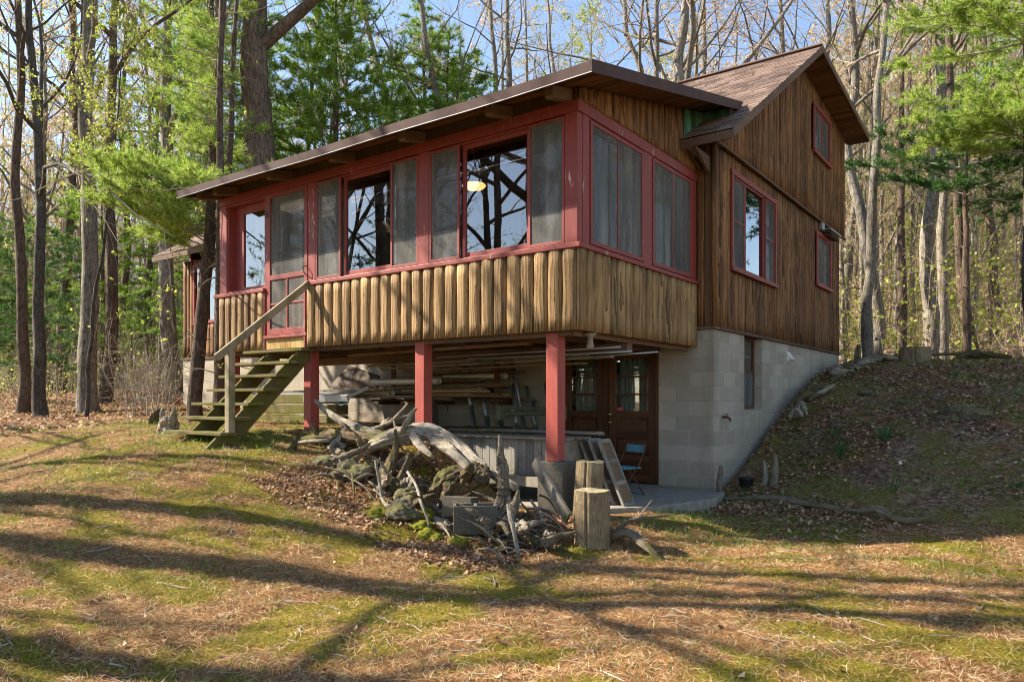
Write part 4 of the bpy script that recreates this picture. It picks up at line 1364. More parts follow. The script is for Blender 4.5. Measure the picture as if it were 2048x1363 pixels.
# ------------------------------------------------------------------ things stored under the porch
for i, (x0, x1, y, z, h, w_, mt, lab) in enumerate((
        (-7.4, -4.55, -.55, .02, .045, .30, 'greylong', 'long weathered board at the bottom of the rack under the porch'),
        (-5.7, -3.05, -.30, .03, .05, .22, 'brownlong', 'brown plank at the back of the lumber rack'),
        (-5.9, -3.35, -.38, .085, .045, .20, 'greylong', 'second plank up in the lumber rack'),
        (-5.3, -3.15, -.28, .14, .05, .22, 'brownlong', 'brown plank halfway up the lumber rack'),
        (-5.1, -2.95, -.35, .20, .045, .18, 'brownlong', 'plank with a splintered end in the lumber rack'),
        (-5.5, -3.55, -.22, .27, .13, .04, 'greylong', 'wide board standing on edge at the back of the rack'),
        (-4.9, -3.20, -.30, .41, .04, .24, 'greylong', 'thin grey board on top of the lumber rack'),
        (-4.6, -2.75, -.18, .36, .05, .12, 'brownlong', 'narrow batten lying on the upper right of the rack'),
        (-3.9, -2.55, -.20, -.02, .04, .07, 'brownlong', 'short reddish batten sticking out at the right end of the rack'))):
    m = M(); m.beam((x0, y, z + h / 2), (x1, y - .04 + .02 * (i % 3), z + h / 2 + .015 * (i % 4)), w_, h)
    single('lumber_board', m, mt, lab, 'board', 'lumber stored under the porch', bevel=.003)
rq = random.Random(8)
for i in range(16):
    x0 = rq.uniform(-5.6, -4.2); L = rq.uniform(1.0, 2.0); z = rq.uniform(.03, .42); y = rq.uniform(-.5, -.15)
    m = M(); m.beam((x0, y, z), (min(x0 + L, -2.7), y + rq.uniform(-.06, .06), z + rq.uniform(-.05, .06)), rq.uniform(.05, .16), rq.uniform(.018, .04))
    single('lumber_offcut', m, rq.choice(('greylong', 'brownlong', 'brownlong', 'plywood')), 'loose offcut of lumber jumbled in the rack under the porch', 'board', 'loose offcuts in the lumber rack', bevel=.002)
for i, (x1, y, z, r, L, lab) in enumerate(((-4.15, -.58, .30, .062, 1.6, 'thick white plastic pipe sticking out just right of the middle post'),
        (-3.02, -.28, .37, .055, 1.3, 'white plastic pipe at the upper right end of the rack'),
        (-3.38, -.36, .19, .048, 1.2, 'thinner white plastic pipe below the upper right one'),
        (-5.20, -.62, .11, .075, 1.5, 'fat white pipe end left of the middle post'))):
    m = M()
    m.tube([(x1 - L, y + .02, z), (x1 - .1, y, z), (x1 - .095, y, z), (x1, y, z)], [r * .9, r * .9, r, r], 20, cap=False)
    m.tube([(x1, y, z), (x1 - .002, y, z), (x1 - .3, y, z)], [r, r * .86, r * .82], 20, cap=False)
    single('plastic_pipe', m, 'pvc', lab, 'pipe', 'white pipes stored under the porch', smooth=True)
m = M()
m.beam((-8.3, -1.02, .06), (-5.62, -1.10, .10), .24, .035, up=(0, -.35, 1)); m.beam((-8.3, -1.13, -.02), (-5.62, -1.21, .02), .02, .12)
m.beam((-8.3, -.92, .06), (-5.62, -.98, .12), .02, .08)
o = single('metal_walk_plank', m, 'alu', 'long dull metal scaffold plank lying across the timbers left of the middle post', 'scaffold plank', bevel=.004)
m = M(); m.beam((-5.66, -1.22, .03), (-5.38, -.98, .20), .09, .06)
single('metal_channel', m, 'alu', 'short metal channel standing up at the end of the scaffold plank', 'metal channel', bevel=.003)
m = M()
m.beam((-8.2, -.8, .145), (-5.2, -.72, .16), .22, .03)
single('lumber_board', m, 'greylong', 'long grey board lying above the metal scaffold plank', 'board', 'lumber stored under the porch', bevel=.003)
m = M(); m.add([(-7.0, -.5, .22), (-5.75, -.42, .18), (-5.75, -.38, .40), (-6.75, -.25, .62), (-7.0, -.48, .24), (-5.75, -.40, .20), (-5.75, -.36, .42), (-6.75, -.23, .64)],
               [(0, 1, 2, 3), (7, 6, 5, 4), (0, 4, 5, 1), (1, 5, 6, 2), (2, 6, 7, 3), (3, 7, 4, 0)])
single('plywood_sheet', m, 'dark', 'dark tilted plywood sheet behind the left post', 'plywood sheet')
for i, z in enumerate((-.46, -.26, -.08)):
    m = M()
    m.beam((-8.6, -1.0 - .02 * i, z + .085), (-5.95, -1.06, z + .085), .26, .165)
    single('timber_beam', m, 'deck', ('lowest', 'middle', 'uppermost')[i] + ' of the thick mossy timbers stacked behind the stairs', 'timber', 'thick timbers stacked behind the stairs', bevel=.01)
for i, (x, y) in enumerate(((-6.1, -1.25), (-8.3, -1.2))):
    m = M(); m.box(x, x + .2, y, y + .45, -.62, -.47)
    single('timber_block', m, 'deck', ('right', 'left')[i] + '-hand short block under the stacked thick timbers', 'timber', 'blocks under the timbers', bevel=.006)
for x0, y, nm in ((-5.42, -.42, 'left'), (-3.14, -.42, 'right')):
    m = M(); m.box(x0, x0 + .10, y, y + .02, -.03, .66)
    single('hanger_strap', m, 'rust', nm + ' rusty strap hanging from the porch joists and carrying the lumber rack', 'strap', 'straps holding the lumber rack')
m = M(); m.box(-5.9, -2.95, -.45, -.06, -.035, .0)
for x in (-5.7, -4.4, -3.1): m.box(x, x + .06, -.46, .02, -.09, -.036)
single('lumber_rack', m, 'dark', 'dark shelf rack on the block wall carrying the stored lumber', 'rack')
# scaffold jack posts leaning on the wall
jacks = [((-2.98, -.95, -1.0), (-4.02, -.12, .57), .03), ((-2.80, -.92, -1.0), (-3.55, -.2, .25), .032), ((-2.60, -.85, -1.1), (-3.30, -.12, .23), .028),
         ((-2.25, -1.0, -1.2), (-2.95, -.16, .24), .035), ((-2.35, -.5, -1.2), (-3.05, -.08, .64), .028), ((-1.95, -.7, -1.2), (-2.75, -.1, .20), .03),
         ((-1.75, -.75, -1.2), (-2.40, -.08, .24), .03), ((-2.1, -.8, -1.2), (-2.6, -.1, -.02), .026)]
jl = ['tall grey steel pole leaning furthest left against the block wall', 'pole just right of the furthest left one', 'thin pole ending under the lower white pipe',
      'stout pole carrying the left end of the olive cross bar', 'tallest steel pole, reaching up to the joists', 'short stout pole right behind the tallest one',
      'pole nearest the corner post, standing above the cross bar', 'short pole in the shade behind the cross bar']
for (a, b, r), lab in zip(jacks, jl):
    o = thing('steel_pole', lab, 'steel pole', a, 0, 'steel poles leaning under the porch')
    a_, b_ = np.array(a), np.array(b); c_ = a_ * .45 + b_ * .55
    m = M(); m.tube([a_, c_], r * 1.4, 12)
    part('outer_tube', m, 'steel', o, smooth=True)
    m = M(); m.tube([c_, b_], r * 1.05, 12)
    part('inner_tube', m, 'steel', o, smooth=True)
    m = M(); d = (b_ - a_) / np.linalg.norm(b_ - a_)
    m.tube([c_ - d * .02, c_ + d * .035], r * 1.6, 10); m.tube([c_ + [-.06, 0, 0], c_ + [.06, 0, .0]], .008, 6)
    part('collar', m, 'green_steel', o)
m = M()
m.tube([(-2.75, -.78, -.22), (-1.78, -.60, -.20)], .032, 12); m.tube([(-2.72, -.70, -.13), (-1.80, -.52, -.13)], .022, 10)
for x in (-2.72, -1.82): m.box(x - .05, x + .05, -.86 + (x + 2.72) * .18, -.62 + (x + 2.72) * .18, -.30, -.09)
single('scaffold_bracket', m, 'green_steel', 'olive steel cross bar with clamps joining the leaning poles', 'scaffold bracket', smooth=False, bevel=.004)
m = M(); m.tube(catmull([(-4.05, -.5, .0), (-4.06, -.5, -.1), (-4.03, -.5, -.22)], 4), .007, 5)
single('hanging_cord', m, 'black', 'black cord end hanging below the lumber rack', 'cord')
m = M(); m.tube(catmull([(-5.85, -1.15, .0), (-5.9, -1.2, -.06), (-5.8, -1.22, -.10), (-5.66, -1.2, -.05), (-5.68, -1.15, .0)], 5), .012, 6)
single('blue_rope', m, 'blue', 'loop of blue rope hanging at the end of the mossy timbers', 'rope', smooth=True)
# boards and rods stowed under the joists
for i, (a, b, w_, h, mt, lab) in enumerate((
        ((-3.9, -2.7, .60), (-2.45, -2.55, .63), .09, .03, 'brownlong', 'brown lath under the joists left of the middle post'),
        ((-2.2, -2.8, .61), (-.9, -2.65, .64), .12, .03, 'brownlong', 'splintered board end under the joists right of the middle post'),
        ((-4.4, -1.9, .50), (-.5, -2.0, .53), .05, .03, 'greylong', 'long pale batten slung under the joists'),
        ((-4.3, -1.7, .46), (-.25, -1.9, .50), .10, .03, 'greylong', 'wider grey batten slung beside the long pale one'),
        ((-4.0, -1.5, .42), (-.7, -1.75, .44), .07, .025, 'brownlong', 'dark batten hanging lowest under the joists'))):
    m = M(); m.beam(a, b, w_, h)
    single('stored_batten', m, mt, lab, 'batten', 'battens slung under the porch joists')
for i, (a, b, r) in enumerate((((-2.6, -2.35, .55), (.02, -2.2, .585), .012), ((-2.2, -2.2, .52), (.06, -2.0, .545), .014), ((-1.2, -1.8, .50), (.15, -1.5, .56), .012))):
    m = M(); m.tube([a, b], r, 10)
    single('metal_conduit', m, 'alu', ('nearest', 'middle', 'rearmost')[i] + ' thin metal tube poking out under the porch beyond the corner post', 'metal tube', 'metal tubes under the porch', smooth=True)
m = M(); m.tube([(-.05, -2.75, .70), (-.05, -2.75, .69), (-.05, -2.75, .66), (-.05, -2.75, .60), (-.05, -2.75, .56), (-.05, -2.75, .535)], [.07, .07, .03, .03, .045, .02], 16)
single('flood_lamp', m, 'concrete', 'small grey bulb lamp hanging under the porch corner', 'lamp', smooth=True)

# ------------------------------------------------------------------ things at the foot of the gable and on the mound
def stick(P, r, seed, mat, lab, cat='stick', name='dead_branch', group=None, nseg=8, rough=.2):
    P = [(x, y, (hz(x, y) + z)) for x, y, z in P]
    return drift([(P, r)], seed, mat, lab, cat, name, group, rough, nseg)
stick([(.55, -.42, .03), (1.2, -.55, .05), (1.9, -.95, .05), (2.35, -1.15, .04)], (.03, .055, .06, .03), 40, 'drift', 'long grey dead branch along the foot of the bank', 'branch', nseg=10)
stick([(2.25, -1.05, .03), (2.45, -1.2, .10), (2.7, -1.3, .05), (2.95, -1.2, .08)], (.07, .06, .05, .02), 41, 'drift', 'twisted root end to the right of the long dead branch', 'root', nseg=10, rough=.4)
stick([(.42, -.22, -.06), (.41, -.2, .15), (.42, -.18, .40)], (.09, .06, .03), 42, 'drift', 'upright grey root knob at the block corner', 'root', 'root_stump', rough=.35, nseg=12)
stick([(.42, -.3, .0), (.30, -.55, .02), (.12, -.75, -.02)], (.035, .025, .012), 43, 'driftpale', 'thin pale root trailing left from the block corner')
stick([(.85, .25, -.02), (.86, .26, .18), (.84, .25, .32)], (.05, .035, .015), 44, 'driftpale', 'whitish upright splinter beside the dark pot')
stick([(.98, .2, -.02), (1.0, .22, .25), (.99, .22, .42)], (.06, .045, .015), 45, 'drift', 'taller grey upright splinter right of the dark pot')
m = M(); z0 = hz(.62, .2) - .02
m.tube([(.62, .2, z0), (.62, .2, z0 + .02), (.62, .2, z0 + .14), (.62, .2, z0 + .16), (.62, .2, z0 + .161), (.62, .2, z0 + .06)], [.06, .07, .10, .105, .09, .06], 20)
single('plant_pot', m, 'black', 'small dark flower pot at the foot of the bank by the block wall', 'flower pot', smooth=True)
rr = random.Random(5)
k = 0
for i in range(64):                                                        # rotten slabs of wood heaped along the wall
    y = 2.4 + 5.0 * rr.random() ** .8; x = .34 + rr.uniform(0, .30) + max(0, y - 2) * .09
    a = rr.uniform(-1.4, 1.4); L = rr.uniform(.18, .5)
    stick([(x, y, .03), (x + L * .5 * math.cos(a), y + L * .5 * math.sin(a), .06 + rr.uniform(0, .08)), (x + L * math.cos(a), y + L * math.sin(a), .03 + rr.uniform(0, .10))],
          (rr.uniform(.02, .06), rr.uniform(.03, .07), .02), 60 + i, rr.choice(('drift', 'driftdark', 'driftpale')), 'rotten chunk of wood heaped along the gable wall on the bank', 'wood chunk', 'wood_chunk', 'rotten wood heaped along the gable wall', 8, .4)
stick([(.62, 7.3, -.05), (.60, 7.3, .18), (.64, 7.25, .36)], (.10, .09, .05), 90, 'drift', 'stump-like grey root standing at the far end of the block wall', 'root', 'root_stump', rough=.3, nseg=12)
def mound_stump(x, y, r, h, seed, lab):
    log_stump((x, y, hz(x, y) - .1), r, h + .1, seed, lab, taper=.9)
mound_stump(1.72, 7.0, .30, .30, 12, 'wide cut stump on top of the bank in front of the low bench')
bn = thing('plank_bench', 'low mossy plank bench along the top of the bank', 'bench', (2.0, 8.3, hz(2.0, 8.3)))
zb = hz(1.5, 8.3) + .22
m = M(); m.beam((.75, 8.25, zb), (2.95, 8.35, zb + .02), .26, .05)
part('seat', m, 'deck', bn, bevel=.006)
for x in (1.0, 2.6):
    m = M(); m.box(x, x + .1, 8.2, 8.4, hz(x, 8.3) - .05, zb - .02); part('leg', m, 'deck', bn)
drift([([(2.35, 7.2, hz(2.35, 7.2)), (2.6, 7.3, hz(2.6, 7.3) + .12), (2.9, 7.25, hz(2.9, 7.25) + .1), (3.3, 7.1, hz(3.3, 7.1) + .05)], (.08, .12, .10, .04))], 91, 'driftdark', 'dark rotten log on the crest of the bank at the right', 'log', 'fallen_log', None, .35)
rock((2.95, 2.1, hz(2.95, 2.1) + .02), (.32, .2, .12), 50, 'dark mossy hollow hump of old stump on the bank face', 'rock', None, 'moss_hump', 'old stump')
for i, (x, y, a) in enumerate(((1.1, 1.9, .09), (1.35, 2.1, .11), (1.55, 1.55, .07), (2.1, 2.9, .09), (1.5, 3.4, .12), (1.3, 1.2, .08), (2.5, 3.1, .08), (1.75, 2.4, .07))):
    rock((x, y, hz(x, y) + .01), (a, a * .7, a * .35), 60 + i, 'small flat grey stone showing through the leaves on the bank', 'cinder', 'small stones on the bank')
# tall root tangle / white stump by the stairs
drift([([(-6.35, -3.95, -.66), (-6.34, -3.94, -.40), (-6.33, -3.93, -.24)], (.20, .17, .13)), ([(-6.42, -3.98, -.4), (-6.45, -3.98, -.2), (-6.44, -3.97, -.12)], (.08, .05, .012)),
       ([(-6.24, -3.95, -.36), (-6.2, -3.95, -.22), (-6.16, -3.94, -.10)], (.08, .05, .012))],
      95, 'driftpale', 'white broken stump with ragged top left of the stairs', 'stump', 'broken_stump', None, .32)
drift([([(-8.1, -3.2, -.5), (-8.1, -3.2, -.3), (-8.05, -3.15, -.16)], (.2, .14, .04)), ([(-8.4, -3.3, -.5), (-8.8, -3.4, -.42)], (.09, .05)), ([(-7.9, -3.2, -.5), (-7.5, -3.3, -.45)], (.09, .04))],
      96, 'driftdark', 'dark rotten stump in the grass between the stairs and the woods', 'stump', 'broken_stump', None, .35)

# ------------------------------------------------------------------ trees
def raw_mesh(name, V, F, B, mat, smooth=False):
    me = bpy.data.meshes.new(name)
    nv, nf = len(V), len(F)
    me.vertices.add(nv); me.vertices.foreach_set('co', np.asarray(V, np.float32).ravel())
    k = F.shape[1]
    me.loops.add(nf * k); me.polygons.add(nf)
    me.loops.foreach_set('vertex_index', F.astype(np.int32).ravel())
    me.polygons.foreach_set('loop_start', np.arange(0, nf * k, k, dtype=np.int32))
    me.polygons.foreach_set('loop_total', np.full(nf, k, np.int32))
    if smooth: me.polygons.foreach_set('use_smooth', np.ones(nf, bool))
    me.update(calc_edges=True)
    at = me.attributes.new('bid', 'FLOAT', 'POINT'); at.data.foreach_set('value', np.asarray(B, np.float32))
    for a in (mat if isinstance(mat, list) else [mat]): me.materials.append(MAT[a])
    return me
class Tubes:
    """many tapering tubes in one mesh, quick"""
    def __init__(s): s.V, s.F, s.B, s.n = [], [], [], 0
    def add(s, P, rad, n=5, b=0.0):
        P = np.asarray(P, float); m = len(P)
        T = np.gradient(P, axis=0); T /= np.linalg.norm(T, axis=1)[:, None] + 1e-9
        a = np.array([0, 0, 1.]) if abs(T[0, 2]) < .85 else np.array([1., 0, 0])
        U = np.cross(T, a); U /= np.linalg.norm(U, axis=1)[:, None] + 1e-9
        W_ = np.cross(T, U)
        th = np.linspace(0, 2 * np.pi, n, endpoint=False)
        rad = np.asarray(rad)
        rr = rad[:, None] if rad.ndim == 1 else rad
        V = P[:, None, :] + (U[:, None, :] * np.cos(th)[None, :, None] + W_[:, None, :] * np.sin(th)[None, :, None]) * rr[..., None]
        i = np.arange(m - 1)[:, None] * n; j = np.arange(n)[None, :]; k = (j + 1) % n
        F = np.stack([i + j, i + k, i + n + k, i + n + j], -1).reshape(-1, 4) + s.n
        s.V.append(V.reshape(-1, 3)); s.F.append(F); s.B.append(np.full(m * n, b)); s.n += m * n
    def mesh(s, name, mat, smooth=True):
        return raw_mesh(name, np.concatenate(s.V), np.concatenate(s.F), np.concatenate(s.B), mat, smooth)
def unit(v): return v / (np.linalg.norm(v, axis=-1, keepdims=True) + 1e-9)
def leafquads(P, size, rg, up=.3, aspect=.55):
    """one folded leaf-sized diamond per point"""
    n = len(P)
    d = unit(rg.normal(size=(n, 3)) + [0, 0, -up]); s_ = unit(np.cross(d, rg.normal(size=(n, 3))))
    L = (size * rg.uniform(.6, 1.35, n))[:, None]
    a, c = P, P + d * L
    m_ = P + d * L * .45
    V = np.stack([a, m_ + s_ * L * aspect * .5, c, m_ - s_ * L * aspect * .5], 1).reshape(-1, 3)
    F = np.arange(4 * n).reshape(n, 4)
    return V, F, np.repeat(rg.random(n), 4)
def needlequads(P, D_, L, w, rg):
    n = len(P)
    s_ = unit(np.cross(D_, rg.normal(size=(n, 3)))) * w / 2
    e = P + D_ * (L * rg.uniform(.7, 1.2, n))[:, None]
    V = np.stack([P - s_, P + s_, e + s_ * .35, e - s_ * .35], 1).reshape(-1, 3)
    return V, np.arange(4 * n).reshape(n, 4), np.repeat(rg.random(n), 4)
def polyline(p, d, L, n, rg, wob, up=0.0):
    pts = [np.array(p, float)]; d = np.array(d, float); st_ = L / n
    for i in range(n):
        d = d + rg.normal(size=3) * wob + np.array([0, 0, up]); d /= np.linalg.norm(d)
        pts.append(pts[-1] + d * st_)
    return np.array(pts), d

def deciduous(seed, r0, Hh, lean=(0, 0), f0=.4, sides=10, bark='bark_grey', leafmat='bud', leaves=2200, leafsize=.07, limbs=14, crook=.05, detail=1.0, twigmat='twig', fork=True, limbmax=.30, el0=.35, el1=1.05):
    rg = np.random.default_rng(seed)
    tr, tw = Tubes(), Tubes()
    n = 16
    t = np.linspace(0, 1, n + 1)
    P = np.zeros((n + 1, 3))
    wob = np.cumsum(rg.normal(size=(n + 1, 2)) * crook * Hh / n, axis=0)
    P[:, 0] = lean[0] * t * Hh + wob[:, 0] - wob[0, 0]; P[:, 1] = lean[1] * t * Hh + wob[:, 1] - wob[0, 1]
    P[:, 2] = t * (Hh + .5) - .5
    rad = r0 * (1 - t) ** .8 * .92 + r0 * .08
    rad = rad * (1 + .38 * np.exp(-(P[:, 2] + .5) / .35))
    tt = catmull(P, 3); rr_ = np.interp(np.linspace(0, 1, len(tt)), t, rad)
    R2 = rr_[:, None] * (1 + .06 * rg.normal(size=(len(tt), sides)))
    tr.add(tt, R2, sides, rg.random())
    tips, dirs = [], []
    for i in range(limbs):
        u = f0 + (1 - f0) * (i + rg.random()) / limbs * .97
        p = np.array([np.interp(u, t, P[:, k]) for k in range(3)])
        az = i * 2.4 + rg.uniform(-.5, .5); el = rg.uniform(el0, el1)
        d = np.array([math.cos(az) * math.cos(el), math.sin(az) * math.cos(el), math.sin(el)])
        big = fork and i in (0, 1, 2)
        L = Hh * (limbmax * (1.15 - u) + .06) * rg.uniform(.75, 1.25) * (1.35 if big else 1)
        r1 = np.interp(u, t, rad) * rg.uniform(.32, .5) * (1.4 if big else 1)
        pts, _ = polyline(p, d, L, 8, rg, .13, .05)
        s8 = np.linspace(1, .16, 9)
        tr.add(pts, np.maximum(r1 * s8, .006), 6, rg.random())
        for k in range(int(6 * detail)):
            v = rg.uniform(.2, 1); idx = v * 8; a = int(min(idx, 7)); q = pts[a] + (pts[a + 1] - pts[a]) * (idx - a)
            dl = unit(pts[min(a + 1, 8)] - pts[a]); sd_ = unit(dl * .7 + rg.normal(size=3) * .65 + [0, 0, .12])
            L2 = L * rg.uniform(.2, .45) * (1.2 - v * .5)
            p2, _ = polyline(q, sd_, L2, 5, rg, .16, .03)
            r2 = max(r1 * (1 - v * .8) * .45, .005)
            tw.add(p2, np.linspace(r2, r2 * .3, 6), 4, rg.random())
            for j in range(int(4 * detail)):
                w = rg.uniform(.25, 1) * 5; a2 = int(min(w, 4)); q2 = p2[a2] + (p2[a2 + 1] - p2[a2]) * (w - a2)
                p3, dd = polyline(q2, unit(unit(p2[a2 + 1] - p2[a2]) * .7 + rg.normal(size=3) * .6), L2 * rg.uniform(.3, .7), 4, rg, .2, .02)
                tw.add(p3, np.linspace(max(r2 * .4, .0035), .002, 5), 3, rg.random())
                tips.append(p3[1:])
    tips = np.concatenate(tips)
    me_t = tr.mesh('trunk', bark)
    parts = [('trunk', me_t), ('branches', tw.mesh('branches', twigmat))]
    if leaves:
        leaves = int(leaves * 1.6)
        idx = np.repeat(rg.integers(0, len(tips), leaves // 4 + 1), 4)[:leaves]
        V, F, B = leafquads(tips[idx] + rg.normal(size=(leaves, 3)) * .035, leafsize * .78, rg)
        parts.append(('leaves', raw_mesh('leaves', V, F, B, leafmat)))
    return parts

def pine(seed, r0, Hh, lean=(0, 0), z0=2.0, sides=10, bark='bark_brown', mat='needles', blen=2.2, step=.42, nper=4, tuft=16, nl=.11, nw=.009, az=None, dead=12, density=1.0, zmax=None, gap=None, droop=-.03):
    rg = np.random.default_rng(seed)
    tr, tw = Tubes(), Tubes(); NP, ND = [], []
    n = 14; t = np.linspace(0, 1, n + 1); P = np.zeros((n + 1, 3))
    wob = np.cumsum(rg.normal(size=(n + 1, 2)) * .018 * Hh / n, axis=0)
    P[:, 0] = lean[0] * t * Hh + wob[:, 0] - wob[0, 0]; P[:, 1] = lean[1] * t * Hh + wob[:, 1] - wob[0, 1]; P[:, 2] = t * (Hh + .5) - .5
    rad = (r0 * (1 - t) + r0 * .06) * (1 + .25 * np.exp(-(P[:, 2] + .5) / .4))
    tt = catmull(P, 3); rr_ = np.interp(np.linspace(0, 1, len(tt)), t, rad)
    tr.add(tt, rr_[:, None] * (1 + .05 * rg.normal(size=(len(tt), sides))), sides, rg.random())
    at = lambda z: np.array([np.interp(z, P[:, 2], P[:, k]) for k in range(3)])
    for i in range(dead):                                            # dead snags low on the trunk
        z = rg.uniform(.8, z0 + 1.5); a = rg.uniform(0, 6.28)
        p, _ = polyline(at(z), (math.cos(a), math.sin(a), rg.uniform(-.25, .25)), rg.uniform(.25, 1.1), 5, rg, .16, -.01)
        tw.add(p, np.linspace(.012, .004, 6), 4, .5)
        for k in range(3):
            q, _ = polyline(p[2 + k], rg.normal(size=3), rg.uniform(.1, .35), 3, rg, .25)
            tw.add(q, np.linspace(.005, .002, 4), 3, .5)
    z = z0
    top = zmax or Hh
    while z < min(top, Hh - .2):
        if gap and gap[0] < z < gap[1]: z += step; continue
        k_ = nper if Hh - z > 1 else 3
        ofs = rg.uniform(0, 6.28)
        for k in range(k_):
            a = ofs + k * 6.283 / k_ + rg.uniform(-.4, .4)
            if az is not None:
                dd = (a - az[0] + math.pi) % (2 * math.pi) - math.pi
                if abs(dd) > az[1]:
                    if rg.random() < .8: continue
            prof = min(1, (Hh - z) / (Hh * .45)) * rg.uniform(.6, 1.15)
            L = blen * prof
            if L < .25: continue
            p, _ = polyline(at(z + rg.uniform(-.12, .12)), (math.cos(a), math.sin(a), rg.uniform(.05, .35)), L, 9, rg, .07, droop + .02)
            tw.add(p, np.linspace(.007 + .006 * L, .003, 10), 5, .3)
            ns = int(L / .13 * density)
            for s_ in range(ns):
                v = rg.uniform(.15, 1) * 9; i0 = int(min(v, 8)); q = p[i0] + (p[i0 + 1] - p[i0]) * (v - i0)
                bd = unit(p[i0 + 1] - p[i0]); sd_ = unit(np.cross(bd, [0, 0, 1.])) * (1 if rg.random() < .5 else -1)
                d = unit(bd * rg.uniform(.4, .9) + sd_ * rg.uniform(.3, .9) + np.array([0, 0, rg.uniform(-.05, .35)]))
                L2 = rg.uniform(.18, .5) * (.6 + .4 * L / blen)
                p2, _ = polyline(q, d, L2, 3, rg, .1, .02)
                tw.add(p2, np.linspace(.005, .0025, 4), 3, .3)
                for w in (1, 2, 3):
                    nn = tuft if w < 3 else int(tuft * 1.5)
                    NP.append(np.repeat(p2[w][None], nn, 0) + rg.normal(size=(nn, 3)) * .008)
                    ND.append(unit(rg.normal(size=(nn, 3)) * .55 + unit(p2[w] - p2[w - 1]) * .75 + [0, 0, .12]))
        z += step * rg.uniform(.75, 1.25)
    NP, ND = np.concatenate(NP), np.concatenate(ND)
    V, F, B = needlequads(NP, ND, nl, nw, rg)
    return [('trunk', tr.mesh('trunk', bark)), ('branches', tw.mesh('branches', 'twig')), ('needles', raw_mesh('needles', V, F, B, mat))]

